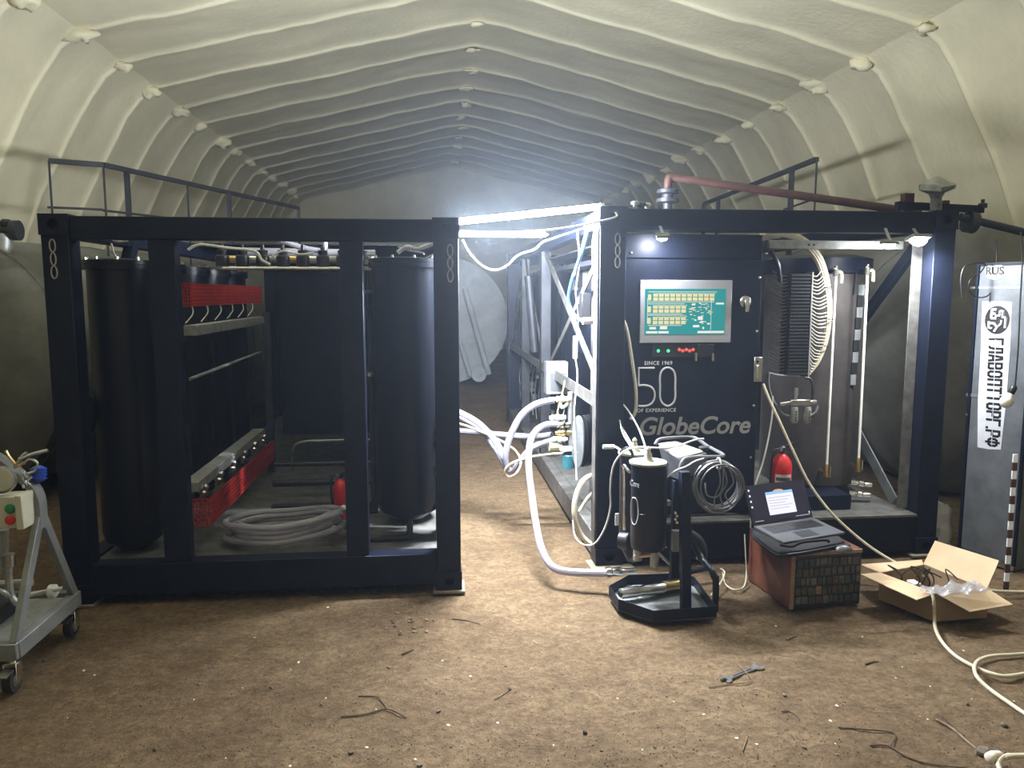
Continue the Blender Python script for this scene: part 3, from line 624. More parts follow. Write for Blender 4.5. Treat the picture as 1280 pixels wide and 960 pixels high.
# ---- outlet manifold on the side
MP = B().cyl(P(713, 490, 5.95), P(713, 585, 5.95), .022, 12).build('outlet_manifold', 'galv', U2)
for (px, py, mt, hm) in ((703, 499, 'cream_plastic', 'yellow_tape'), (697, 522, 'white_paint', 'yellow_tape'), (703, 531, 'chrome', 'galv'), (704, 541, 'brass', 'yellow_tape'), (699, 549, 'white_paint', 'galv')): valve(MP, P(px, py, 5.93), .022, mt, hm)
part(MP, 'union', 'cream_plastic').lathe([(.03,-.05),(.04,-.05),(.04,.05),(.03,.05)], P(693, 557, 5.95), (1,.2,0), 14)
part(MP, 'filter_cup', 'galv').lathe([(.02,-.07),(.055,-.05),(.06,.02),(.05,.05),(.02,.06)], P(691, 562, 6.0), (1,.2,0), 16)
part(MP, 'pump_head', 'teal_paint').lathe([(.02,-.09),(.05,-.08),(.055,.02),(.03,.05),(.03,.07)], P(711, 572, 5.8), (0,0,1), 16)
part(MP, 'pump_flange', 'cream_plastic').lathe([(.06,-.008),(.06,.008)], P(709, 561, 5.8), (0,0,1), 16)
part(MP, 'tee', 'cream_plastic').tube(spl([P(700, 503, 5.93), P(702, 509, 5.92), P(708, 506, 5.93), P(712, 497, 5.94)], 4), .014, 8)
# loose white wires along the side frame
def wire(par, pts, r, mt, name='loose_wire', n=6, k=6): return B().tube(spl(pts, k), r, n).build(name, mt, par)
wire(U2, [P(722, 290, 5.3), P(724, 330, 5.4), P(720, 365, 5.5), P(723, 400, 5.6), P(719, 440, 5.7), P(722, 470, 5.7), P(718, 510, 5.6), P(719, 560, 5.5), P(721, 600, 5.4)], .006, 'cable_white')
wire(U2, [P(744, 284, 5.1), P(741, 310, 5.1), P(743, 345, 5.12), P(748, 392, 5.14)], .008, 'cable_white')
wire(U2, [P(749, 284, 5.1), P(751, 320, 5.12), P(749, 350, 5.14), P(751, 395, 5.15)], .006, 'cable_white')
BH = wire(U2, [P(732, 281, 5.2), P(733, 295, 5.2), P(724, 325, 5.25), P(714, 355, 5.35), P(711, 378, 5.4), P(719, 395, 5.35), P(731, 403, 5.25)], .013, 'cable_blue', 'blue_hose', 8)
wire(U2, [P(733, 288, 5.17), P(727, 312, 5.2), P(718, 345, 5.28)], .006, 'cable_white', 'blue_hose_sleeve')
part(BH, 'connector', 'white_paint').lathe([(.016,-.05),(.024,-.05),(.024,.02),(.017,.03),(.017,.08)], P(737, 401, 5.2), (1,.05,.05), 12)
wire(U2, [P(774, 391, 5.1), P(783, 410, 5.09), P(790, 450, 5.085), P(795, 490, 5.085), P(794, 515, 5.09), P(788, 524, 5.1)], .011, 'cable_cream')
wire(U2, [P(771, 497, 5.05), P(785, 513, 5.0), P(798, 535, 4.85), P(805, 553, 4.65), P(807, 562, 4.5)], .006, 'cable_white')
wire(U2, [P(773, 517, 5.06), P(778, 540, 4.9), P(787, 556, 4.7), P(791, 563, 4.6)], .005, 'cable_white')
wire(U2, [P(775, 530, 5.06), P(782, 542, 4.9), P(790, 556, 4.7)], .005, 'cable_white')
wire(U2, [P(745, 592, 5.2), P(730, 600, 5.1), P(720, 620, 5.02), P(718, 645, 4.98), P(726, 668, 4.98), P(738, 680, 4.97)], .018, 'cable_cream', 'drain_hose', 8)
wire(U2, [P(746, 611, 5.2), P(733, 625, 5.1), P(724, 640, 5.05)], .012, 'cable_cream', 'drain_hose', 8)
# ---- wires, lamps on the frame
def floodlight(px, py, name, label, tilt=(0,-1,-.6), w=.10, energy=60):
    c = P(px, py, QY0-.05); t = thing('work_light', label, 'lamp', c)
    n = Vector(tilt).normalized(); Mx = frame(c, (1,0,0), n)
    B().mbox(Mx, w, w*.72, .022).build('housing', 'grey_paint', t, .003)
    dm = B().ball((0,0,0), (w*.44, w*.30, w*.34), 18, 10); M2 = Mx.copy(); M2.translation = c+n*.010
    for v in dm.v: v.z = max(v.z, 0.); v[:] = (M2 @ v)[:]
    dm.build('lens', 'lamp_glow', t)
    B().beam(c-n*.012, (c.x, QY0+.01, QZ-.12), .02, .006).build('bracket', 'galv', t)
    ld = bpy.data.lights.new('work_light_beam', 'AREA'); ld.shape = 'RECTANGLE'; ld.size = w*.8; ld.size_y = w*.55; ld.energy = energy*LAMP_W; ld.color = (.92, .96, 1.0)
    lo = bpy.data.objects.new('work_light_beam', ld); COL.objects.link(lo); lo.parent = t
    M3 = frame((0,0,0), (1,0,0), -n); M3.translation = n*(.014+w*.34); lo.matrix_local = M3
    return t
floodlight(828, 294, 'a', 'small lit work light hanging above the touch screen cabinet', tilt=(0,.5,-1), w=.09, energy=16)
floodlight(1112, 303, 'b', 'lit work light above the level gauges, beside the brighter one', (-.25,.1,-1), .10, 30)
floodlight(1148, 297, 'c', 'brightest work light at the corner post near the pipes', (-.05,-.25,-1), .14, 75)

# ================================================================== TUBE LAMPS
def tube_lamp(p0, p1, label, r=.016):
    p0, p1 = Vector(p0), Vector(p1); d = (p1-p0).normalized(); t = thing('tube_lamp', label, 'lamp', (p0+p1)/2, 'fluorescent tube lamps between the two units')
    B().cyl(p0+d*.03, p1-d*.03, r, 16).build('glowing_tube', 'tube_glow', t)
    B().cyl(p0, p0+d*.03, r*1.15, 14).build('end_cap', 'white_paint', t); B().cyl(p1-d*.03, p1, r*1.15, 14).build('end_cap', 'white_paint', t)
    B().cyl(p0-d*.02, p0, .004, 6).build('pin', 'steel', t); B().cyl(p1, p1+d*.02, .004, 6).build('pin', 'steel', t)
    return t
tube_lamp((.13, 5.16, 2.330), (1.16, 5.16, 2.446), 'longer lit tube lamp bridging the tops of both units', .019)
tube_lamp((.15, 5.75, 2.30), (.85, 5.75, 2.30), 'shorter lit tube lamp below the longer one', .017)
tag(B().tube(spl([P(578, 300, 5.2), P(588, 318, 5.2), P(602, 332, 5.2), P(618, 338, 5.2), P(634, 332, 5.2), P(648, 319, 5.2), P(668, 312, 5.2), P(678, 303, 5.2), P(695, 297, 5.15), P(735, 284, 5.1)]), .007, 6).build('lamp_cable', 'cable_white'), 'white lamp cable sagging below the tube lamps', 'cable')
tag(B().tube(spl([P(560, 289, 4.9), P(590, 290, 5.0), P(640, 291, 5.0), P(700, 286, 5.0), P(748, 277, 4.98), P(770, 271, 4.97), P(769, 265, 4.97)]), .007, 6).build('lamp_cable', 'cable_white'), 'white cable stretched from the top corner of one unit to the other', 'cable')

# ================================================================== TANKS, RAILS, PIPES
def tank(name, label, p0, p1, r, mt, cat='tank', n=56, cut=.35, seams=4):
    p0, p1 = Vector(p0), Vector(p1); ax = (p1-p0).normalized(); L_ = (p1-p0).length; t = thing(name, label, cat, Vector((p0.x, (p0.y+p1.y)/2, p0.z-r)))
    B().lathe([(r*.02, -cut), (r*.45, -cut*.86), (r*.75, -cut*.58), (r*.93, -cut*.25), (r, 0), (r, L_), (r*.93, L_+cut*.25), (r*.6, L_+cut*.8), (.02, L_+cut)], p0, ax, n).build('shell', mt, t)
    for q in range(seams):
        o = p0+ax*(L_*(q+.08)/seams); u = ax.orthogonal().normalized(); w = ax.cross(u)
        B().tube([o+(u*math.cos(2*PI*i/n)+w*math.sin(2*PI*i/n))*(r+.001) for i in range(n)], .012, 5, True).build('weld_seam', mt, t)
    for q in (.15, .85):
        o = p0+ax*L_*q; B().hexa([(o.x-r*.8, o.y-.15, o.z-r), (o.x+r*.8, o.y-.15, o.z-r), (o.x+r*.8, o.y+.15, o.z-r), (o.x-r*.8, o.y+.15, o.z-r)], [(o.x-r*.75, o.y-.15, o.z-r*.72), (o.x+r*.75, o.y-.15, o.z-r*.72), (o.x+r*.75, o.y+.15, o.z-r*.72), (o.x-r*.75, o.y+.15, o.z-r*.72)]).build('saddle', 'dark_steel', t)
    return t
T1 = tank('storage_tank', 'large grey horizontal tank beside the trolley and the red guards unit', (-4.35, 7.3, 1.20), (-2.75, 14.2, 1.20), 1.18, 'tank_paint')
T2 = tank('storage_tank', 'large dark grey horizontal tank behind the tall stencilled locker', (4.95, 6.5, 1.24), (5.1, 17.0, 1.24), 1.22, 'tank_paint')
tc3 = P(556, 398, 15.9); T3 = tank('storage_tank', 'pale tank end seen through the gap between the two units', (tc3.x, 15.9, 1.32), (tc3.x, 23, 1.32), 1.30, 'tank_white', cut=.12, seams=2)
a, b = P(581, 360, 15.6), P(611, 468, 15.6); part(T3, 'brace_pipe', 'tank_white').cyl(a, b, .06, 10)
a, b = P(574, 425, 15.65), P(588, 470, 15.65); part(T3, 'brace_pipe', 'tank_white').cyl(a, b, .05, 10)
fc = P(598.5, 468, 15.5); part(T3, 'flange', 'tank_white').lathe([(.07,.12),(.07,0),(.15,0),(.15,-.04),(.06,-.04),(.06,.05)], fc, (0,1,0), 24)
def railing(label, pts, zb, posts, thin, par_lo):
    t = thing('tank_railing', label, 'railing', Vector((pts[0].x, pts[0].y, zb)))
    for a, b in zip(pts, pts[1:]): B().beam(a, b, .05, .05).build('handrail', 'dark_steel', t)
    for (p, z) in posts: B().beam(p, (p.x, p.y, z), .05, .05, (0,1,0)).build('post', 'dark_steel', t)
    for (p, z) in thin: B().cyl(p, (p.x, p.y, z), .012, 6).build('thin_post', 'dark_steel', t)
    for a, b in par_lo: B().cyl(a, b, .013, 6).build('lower_rail', 'dark_steel', t)
    return t
r0, r1, r2 = P(61, 201, 8.7), P(129, 206, 8.85), P(373, 260, 13.4)
lp = lambda t: r1.lerp(r2, t)
def on_rail(px, a, b):                   # point of a straight rail that the pixel column px meets
    lo, hi = 0., 1.
    f = lambda t: 640+F*((a.lerp(b, t)-Vector((0,0,CH))).dot(RT))/((a.lerp(b, t)-Vector((0,0,CH))).dot(FW))
    for _ in range(40):
        m_ = (lo+hi)/2
        if (f(m_)-px)*(f(1)-f(0)) < 0: lo = m_
        else: hi = m_
    return a.lerp(b, lo)
def tank_top(p, a, b, r):                # height of a lying tank's skin below or above point p
    x = a[0]+(b[0]-a[0])*(p.y-a[1])/(b[1]-a[1]); d = min(abs(p.x-x)*math.cos(math.atan2(b[0]-a[0], b[1]-a[1])), r*.99); return a[2]+math.sqrt(r*r-d*d)
t1 = lambda p: tank_top(p, (-4.35, 7.3, 1.20), (-2.75, 14.2, 1.20), 1.18)
t2 = lambda p: tank_top(p, (4.95, 6.5, 1.24), (5.1, 17.0, 1.24), 1.22)
railing('dark steel handrail on top of the tank beside the red guards unit', [r0, r1, r2], t1(r0), [(q, t1(q)) for q in (on_rail(158, r1, r2), on_rail(286, r1, r2), r2)], [(q, t1(q)) for q in (r0, r1, on_rail(234, r1, r2))],
        [(P(59, 259, 8.7), P(129, 262, 8.85)), (P(129, 263, 8.85), P(240, 276, 10.5))])
s0, s1 = P(1021, 199, 8.4), P(880, 255, 12.6)
railing('dark steel handrail on top of the tank behind the touch screen unit', [s0, s1], t2(s0), [(q, t2(q)) for q in (on_rail(990, s0, s1), on_rail(898, s0, s1), s1)], [(s0, t2(s0))], [(P(1022, 247, 8.4), P(980, 262, 9.4))])
# rust brown pipe with valves on the roof of the right unit
PP = thing('rusty_pipe', 'rust brown pipe with valve lying across the touch screen unit roof', 'pipe', (2.6, 5.9, QZ))
e0, e1 = P(842, 222, 6.0), P(1150, 266, 5.75)
B().cyl(e0, e1, .032, 14).build('pipe', 'rust', PP)
vb = Vector((e0.x-.045, 6.0, 0)); B().tube(spl([e0, e0+Vector((-.035, 0, 0)), (vb.x, 6.0, e0.z-.035), (vb.x, 6.0, e0.z-.09)], 4), .032, 12).build('elbow', 'rust', PP)
zz = e0.z-.09
B().lathe([(.05, 0), (.085, -.005), (.085, -.03), (.045, -.04), (.045, -.07), (.09, -.075), (.09, -.10), (.035, -.11), (.035, zz*-1+2.41+0)], (vb.x, 6.0, zz), (0,0,1), 20).build('valve_body', 'dark_steel', PP)
B().box(vb.x-.16, vb.x+.2, 5.9, 6.1, QZ-.01, QZ+.05).build('support_block', 'dark_steel', PP, .004)
B().box(P(1128, 250, 5.3).x, P(1140, 250, 5.3).x, 5.27, 5.33, QZ-.006, P(1134, 242, 5.3).z).build('stub_post', 'rust', PP, .003)
B().box(P(1176, 255, 5.3).x, P(1184, 255, 5.3).x, 5.27, 5.31, QZ-.006, P(1180, 251, 5.3).z).build('stub_post', 'rust', PP, .003)
WV = thing('wrapped_valve', 'valve wrapped in grey plastic standing on the frame corner', 'valve', (P(1170, 262, 5.15).x, 5.15, QZ))
wx = P(1170, 262, 5.15).x; z1 = P(1170, 222, 5.15).z-QZ
m = B().lathe([(.035, 0), (.04, z1*.3), (.035, z1*.42), (.05, z1*.55), (.11, z1*.66), (.115, z1*.80), (.06, z1*.93), (.02, z1)], (wx, 5.15, QZ), n=14)
for v in m.v: v += Vector((1, 1, .5))*(.035*noise.noise(v*13))+Vector((0, 0, .05*noise.noise(v*7)))
m.build('wrapping', 'wrap', WV, ang=20); B().lathe([(.04, 0), (.055, .0), (.055, .015), (.04, .015)], (wx, 5.15, QZ-.003), n=16).build('flange', 'galv', WV)
DP = thing('black_pipe', 'black pipe running from the flange past the frame corner', 'pipe', P(1195, 270, 5.2))
B().cyl(P(1200, 271, 5.2), P(1345, 306, 5.1), .028, 12).build('pipe', 'dark_steel', DP)
B().beam(P(1120, 262, 5.25)+Vector((0,0,.03)), P(1228, 262, 5.2), .05, .05).build('arm', 'black_paint', DP)
B().lathe([(.075, -.03), (.075, .03)], P(1213, 278, 5.2), (1,0,-.15), 18).build('flange', 'dark_steel', DP)
B().lathe([(.03, 0), (.03, .03), (.012, .035), (.012, .06)], P(1228, 260, 5.2), (0,0,1), 12).build('cap', 'dark_steel', DP)
for q, px in enumerate((790, 800, 810)): tag(B().lathe([(.018,0),(.018,.03),(.03,.03),(.03,.05),(.01,.06)], (P(px, 262, 5.2).x, 5.12+.05*q, QZ-.004), (0,0,1), 12).build('roof_fitting', ('galv','dark_steel','steel')[q]), 'small pipe fitting on the roof beside the lamp end', 'fitting', 'small fittings on the roof')
# pipe end on the left tank at the picture edge
LV = thing('tank_valve', 'dark valve with flange and grey riser on the tank beside the trolley', 'valve', P(2, 312, 7.4))
B().cyl(P(-30, 288, 7.4), P(18, 288, 7.4), .045, 14).build('pipe', 'dark_steel', LV)
B().lathe([(.09,-.03),(.09,.03)], P(20, 288, 7.4), (1,0,0), 18).build('flange', 'dark_steel', LV)
B().lathe([(.04,0),(.05,.02),(.05,.05),(.03,.07)], P(8, 284, 7.4), (0,0,1), 14).build('bonnet', 'dark_steel', LV)
B().cyl(P(5, 330, 7.4), P(5, 292, 7.4), .07, 16).build('riser', 'galv', LV)

# ================================================================== LOCKER
lb0, lb1 = G(1197, 691), G(1268, 714); lw = (lb1-lb0); lw.z = 0; lx = lw.normalized(); ln = Vector((lx.y, -lx.x, 0))  # outward normal
if ln.dot(Vector((-lb0.x, -lb0.y, 0))) < 0: ln = -ln
LW, LH_ = lw.length, P(1205, 329, lb0.y).z
LK = thing('steel_locker', 'tall narrow grey steel locker with white stencilled lettering', 'locker', (lb0+lb1)/2-ln*.2)
LM = frame(lb0, lx, ln)                  # x along the face, y up? -> y = z cross x
if LM.col[1].z < 0: LM = frame(lb1, -lx, ln)
Lp = lambda u, v, w=0.: LM @ Vector((u, v, w))
def lbox(u0, u1, v0, v1, w0, w1, name, mt, bevel=0., par=None):
    return B().hexa([Lp(u0,v0,w0), Lp(u1,v0,w0), Lp(u1,v1,w0), Lp(u0,v1,w0)], [Lp(u0,v0,w1), Lp(u1,v0,w1), Lp(u1,v1,w1), Lp(u0,v1,w1)]).build(name, mt, par or LK, bevel)
lbox(0, LW, .0, LH_, -.40, -.012, 'body', 'locker_paint', .004)
LD = lbox(.02, LW-.02, .05, LH_-.02, -.012, 0, 'door', 'locker_paint', .003)
lbox(0, .018, 0, LH_, -.012, .008, 'frame_edge', 'black_paint'); lbox(LW-.018, LW, 0, LH_, -.012, .008, 'frame_edge', 'black_paint'); lbox(.018, LW-.018, LH_-.018, LH_, -.012, .008, 'frame_edge', 'black_paint'); lbox(0, LW, 0, .03, -.012, .012, 'foot_edge', 'steel')
def uv(px, py):                          # pixel on the locker face -> u, v
    d = ray(px, py); o = Vector((0,0,CH)); n = ln; t = (lb0-o).dot(n)/d.dot(n); q = LM.inverted() @ (o+d*t); return q.x, q.y
# white stencil field as a slightly ragged painted patch
pts = [uv(*p) for p in ((1228, 377), (1246, 376.5), (1265, 377.5), (1263, 430), (1258, 500), (1251, 562), (1236, 561.5), (1222, 559), (1222.5, 500), (1226, 440))]
B().prism([Lp(u, v, .0002) for u, v in pts], ln*.0012).build('painted_patch', 'stencil_white', LD)
c = uv(1246.5, 400); R_ = (uv(1262.5, 400)[0]-uv(1231, 400)[0])/2
B().prism([Lp(c[0]+R_*math.cos(t), c[1]+R_*1.12*math.sin(t), .0012) for t in [2*PI*k/28 for k in range(28)]], ln*.0012).build('emblem_disc', 'ink', LD)
em = B()                                 # white strokes of the emblem: E above a forked line
def es(pts, w=.0085): em.tube([Lp(c[0]+x*R_, c[1]+y*R_*1.12, .0026) for x, y in pts], w, 5)
for pl in ([(-.45,.75),(-.45,.1)], [(-.45,.72),(-.1,.72)], [(-.45,.42),(-.15,.42)], [(-.45,.1),(-.1,.1),(-.1,.3),(.2,.3),(.2,.62)], [(.2,.62),(.45,.62),(.45,.2),(.7,.2)], [(.7,.2),(.7,-.55)], [(-.5,-.25),(-.2,-.25),(.05,-.5),(.35,-.25),(.35,-.0)], [(.05,-.5),(-.15,-.8)], [(-.62,-.1),(-.62,-.55),(-.35,-.6)]): es(pl)
em.build('emblem_strokes', 'stencil_white', LD)
c0, c1 = uv(1245.5, 424), uv(1240.5, 557); Lt = c0[1]-c1[1]; mid = ((c0[0]+c1[0])/2, (c0[1]+c1[1])/2)
TM = frame(Lp(mid[0], mid[1], .0022), (LM.to_3x3() @ Vector((c1[0]-c0[0], c1[1]-c0[1], 0))), ln)
GL = {'Г': [[(0,0),(0,1),(.6,1)]], 'Л': [[(-.06,0),(.06,.06),(.14,.3),(.16,1),(.6,1),(.6,0)]], 'А': [[(0,0),(.08,.5),(.2,1),(.42,1),(.54,.5),(.62,0)], [(.1,.3),(.52,.3)]],
      'В': [[(0,.53),(.48,.53),(.56,.63),(.56,.9),(.46,1),(0,1),(0,0),(.5,0),(.6,.1),(.6,.42),(.48,.53)]], 'О': [[(.14,0),(0,.16),(0,.84),(.14,1),(.46,1),(.6,.84),(.6,.16),(.46,0),(.14,0)]],
      'П': [[(0,0),(0,1),(.6,1),(.6,0)]], 'Т': [[(0,1),(.6,1)],[(.3,1),(.3,0)]], 'Р': [[(0,0),(0,1),(.46,1),(.6,.86),(.6,.56),(.46,.44),(0,.44)]], '.': [[(0,0),(0,.05)]],
      'Ф': [[(.4,0),(.4,1)], [(.14,.2),(0,.34),(0,.68),(.14,.82),(.66,.82),(.8,.68),(.8,.34),(.66,.2),(.14,.2)]]}
word = 'ГЛАВОПТТОРГ.РФ'; ws = {'.': .0, 'Ф': .8}; gap = .36; tot_ = sum(ws.get(ch, .6) for ch in word)+gap*(len(word)-1); sc_ = Lt/tot_; Hc = .090; x0_ = -Lt/2; sw = .0165
for ch in word:
    lm = B()
    for pl in GL[ch]:
        for (xa, ya), (xb, yb_) in zip(pl, pl[1:]):
            a = Vector((x0_+xa*sc_, (ya-.5)*Hc)); b = Vector((x0_+xb*sc_, (yb_-.5)*Hc)); d_ = (b-a).normalized(); e_ = Vector((-d_.y, d_.x))*sw/2; a = a-d_*sw*.4; b = b+d_*sw*.4
            q_4 = [TM @ Vector((p.x, p.y, -.0012)) for p in (a-e_, b-e_, b+e_, a+e_)]; lm.prism(q_4, ln*.0012)
    lm.build('letter', 'ink', LD); x0_ += (ws.get(ch, .6)+gap)*sc_
for q in range(len(word)*2): B().mbox(frame(TM @ Vector((-Lt/2+Lt*(q+.5)/(len(word)*2), -.004, .0004)), TM.to_3x3().col[0], ln), Lt/(len(word)*2)*.9, .0045, .0008).build('stencil_bridge', 'stencil_white', LD)
c = uv(1243.5, 339); ru = (uv(1255.5, 339)[0]-uv(1232, 339)[0])/2
B().prism([Lp(c[0]+ru*math.cos(t), c[1]+ru*.86*math.sin(t), .0002) for t in [2*PI*k/28 for k in range(28)]], ln*.0012).build('oval_sticker', 'white_paint', LD)
lettering('RUS', frame(Lp(c[0], c[1], .0022), lx if LM.col[0].xyz.dot(lx) > 0 else -lx, ln), .072, 'ink', LD, bold=.0022, ext=.0006)
lbox(uv(1212, 360)[0], uv(1276, 360)[0], uv(1230, 361)[1], uv(1230, 358)[1], 0, .003, 'door_rib', 'grey_paint', 0, LD)
lbox(uv(1208, 493)[0], uv(1222, 493)[0], uv(1215, 496)[1], uv(1215, 492)[1], 0, .003, 'door_rib', 'grey_paint', 0, LD)
k_ = uv(1209, 518); B().lathe([(.010, 0), (.010, .006), (.004, .01)], Lp(k_[0], k_[1], 0), ln, 10).build('lock', 'steel', LD)
LY_ = (lb0.y+lb1.y)/2-.05
BL = thing('light_bulb', 'unlit white bulb hanging in front of the stencilled locker', 'bulb', P(1258, 502, LY_-.1))
yb = lb1.y-.06; c = P(1258, 502, yb)
dd = (P(1266, 487, yb)-c).normalized()
B().lathe([(.004,-.043),(.020,-.038),(.034,-.022),(.040,0),(.036,.02),(.024,.042),(.018,.058)], c, dd, 20).build('glass', 'bulb_glass', BL)
B().lathe([(.019,.056),(.021,.06),(.021,.10),(.014,.115),(.006,.12)], c, dd, 14).build('socket', 'plastic_black', BL)
e = c+dd*.118; B().tube(spl([e, P(1270, 470, yb), P(1273, 430, yb), P(1275, 380, yb+.03), P(1278, 325, yb+.05), P(1276, 290, yb+.1)]), .005, 6).build('flex', 'cable_black', BL)
m = B(); yw = lb0.y-.10
m.tube(spl([P(1203, 372, yw), P(1201, 350, yw), P(1206, 333, yw), P(1222, 329, yw), P(1231, 330, yw), P(1226, 340, yw), P(1213, 350, yw), P(1211, 362, yw), P(1220, 371, yw), P(1234, 370, yw), P(1243, 355, yw), P(1246, 325, yw), P(1245, 300, yw)]), .0045, 6)
tag(m.build('looped_wire', 'cable_black'), 'thin dark wire looped over the top of the stencilled locker', 'wire')
a, b = P(1270, 568, lb1.y-.10), G(1258, 738, .01)
LV2 = thing('measuring_staff', 'striped measuring staff leaning against the stencilled locker', 'staff', b)
n_ = 16; wv = Vector((.028, -.004, 0)); tv = Vector((.002, .012, 0))
for q in range(n_):
    p, r_ = a.lerp(b, q/n_), a.lerp(b, (q+1)/n_); B().hexa([r_-wv*.5, r_+wv*.5, r_+wv*.5+tv, r_-wv*.5+tv], [p-wv*.5, p+wv*.5, p+wv*.5+tv, p-wv*.5+tv]).build('stripe', 'rust' if q % 2 else 'white_mark', LV2)

# ================================================================== HOSES ON AND ABOVE THE FLOOR
HG = 'clear hoses in the gap'
def hose(pts, r, mt, label, name='hose', cat='hose', n=10, k=8): return tag(B().tube(spl(pts, k), r, n).build(name, mt), label, cat)
hose([P(560, 510, 6.3), P(575, 516, 6.25), P(598, 529, 6.2), P(618, 550, 6.1), P(630, 572, 6.0), P(633.5, 585, 5.95), P(632, 570, 5.92), P(638, 545, 5.92), P(652, 519, 5.93), P(671, 505, 5.93), P(693, 500, 5.93)], .026, 'hose_clear', 'clear braided hose arching highest into the yellow lever valve')
hose([P(560, 516, 6.4), P(575, 521, 6.35), P(600, 536, 6.3), P(620, 562, 6.2), P(634, 585, 6.1), P(642, 588, 6.05), P(650, 576, 6.0), P(664, 561, 5.97), P(682, 553, 5.95), P(697, 549, 5.93)], .026, 'hose_clear', 'clear hose dipping low then rising to the lowest valve')
hose([P(698, 530, 5.93), P(682, 531, 5.88), P(669, 540, 5.8), P(662, 556, 5.7), P(661, 585, 5.5), P(665, 620, 5.28), P(670, 655, 5.05), P(677, 686, 4.86), P(690, 708, 4.72), P(712, 715, 4.66), P(745, 716, 4.62), P(770, 716, 4.58)], .025, 'hose_clear', 'clear hose running down from the valves to the mobile filter')
hose([P(560, 538, 6.3), P(590, 540, 6.25), P(630, 544, 6.2), P(665, 546, 6.1), P(690, 544, 6.0)], .026, 'hose_grey', 'grey hose stretched straight across the gap')
hose([P(560, 525, 6.2), P(590, 535, 6.15), P(620, 548, 6.1), P(643, 562, 6.0), P(651, 578, 5.95), P(645, 592, 5.92), P(636, 596, 5.9), P(631, 590, 5.88), P(638, 580, 5.86), P(660, 572, 5.86), P(685, 568, 5.86), P(708, 566, 5.86)], .009, 'cable_cream', 'thin cream hose looped below the clear hoses', n=8)
hc = G(360, 667, .265); cp = []
for q in range(150):
    t = 2*PI*q/30; rr = .385+.03*math.sin(t*.2+1)-.055*((q//30) % 2); cp.append((hc.x+rr*math.cos(t)*.95+.012*math.sin(q), hc.y-.04+rr*.56*math.sin(t)+.02*math.sin(t*.4), .262+.030*(q/30)*.9+.05*max(0, math.cos(t))))
cp.append(cp[-1])
CO = thing('hose_coil', 'coil of clear hose lying on the floor of the unit', 'hose', (hc.x, hc.y, .225))
B().tube([Vector(p) for p in cp[:-1]], .021, 9).build('hose', 'hose_clear', CO)
e = Vector(cp[149]); B().lathe([(.016,-.03),(.026,-.03),(.026,.01),(.018,.02),(.018,.06)], e+Vector((.03, 0, 0)), (1,-.6,-.1), 12).build('coupling', 'steel', CO)
def extinguisher(base, h, r, label, lab=True):
    t = thing('fire_extinguisher', label, 'extinguisher', base); x, y, z = base
    B().lathe([(r*.9, 0), (r, .012), (r, h*.68), (r*.92, h*.75), (r*.6, h*.82), (r*.3, h*.86), (r*.3, h*.89)], base, n=28).build('cylinder', 'red_paint', t)
    B().lathe([(r*.34, h*.88), (r*.34, h*.95), (r*.2, h*.97)], base, n=14).build('valve_head', 'dark_steel', t)
    B().beam((x-.01, y, z+h*.95), (x+r*1.5, y-.02, z+h*1.03), .018, .006).build('lever', 'plastic_black', t)
    B().beam((x-.01, y, z+h*.92), (x+r*1.3, y-.02, z+h*.92), .016, .006).build('carry_handle', 'plastic_black', t)
    B().lathe([(r*.2, 0), (r*.2, .012)], (x-r*.3, y-r*.3, z+h*.93), (-.6,-1,0), 12).build('pressure_gauge', 'steel', t)
    if lab:
        n = 9; vs = []; fs = []
        for i in range(n):
            a = math.radians(-150+95*i/(n-1)); vs += [(x+(r+.0012)*math.cos(a), y+(r+.0012)*math.sin(a), z+h*.25), (x+(r+.0012)*math.cos(a), y+(r+.0012)*math.sin(a), z+h*.60)]
        for i in range(n-1): fs.append((2*i, 2*i+2, 2*i+3, 2*i+1))
        B().add(vs, fs).build('paper_label', 'white_mark', t)
        for q in range(4):
            vs = []; fs = []
            for i in range(n): a = math.radians(-145+85*i/(n-1)); zz = z+h*(.29+.075*q); vs += [(x+(r+.002)*math.cos(a), y+(r+.002)*math.sin(a), zz), (x+(r+.002)*math.cos(a), y+(r+.002)*math.sin(a), zz+h*.045)]
            for i in range(n-1): fs.append((2*i, 2*i+2, 2*i+3, 2*i+1))
            B().add(vs, fs).build('label_band', 'laptop_grey', t)
    B().tube(spl([(x-r*.3, y-.02, z+h*.93), (x-r*1.1, y-.03, z+h*.9), (x-r*1.25, y-.02, z+h*.6), (x-r*1.1, y-.01, z+h*.35)], 5), .009, 8).build('hose', 'cable_black', t)
    return t
extinguisher(Vector((P(978, 600, 5.0).x+.02, 5.06, .306)), .52, .070, 'red fire extinguisher standing behind the laptop')
eb = G(431, 650, .226); extinguisher(Vector((eb.x-.02, 5.55, .226)), .36, .055, 'red fire extinguisher behind the post beside the hose coil', False)

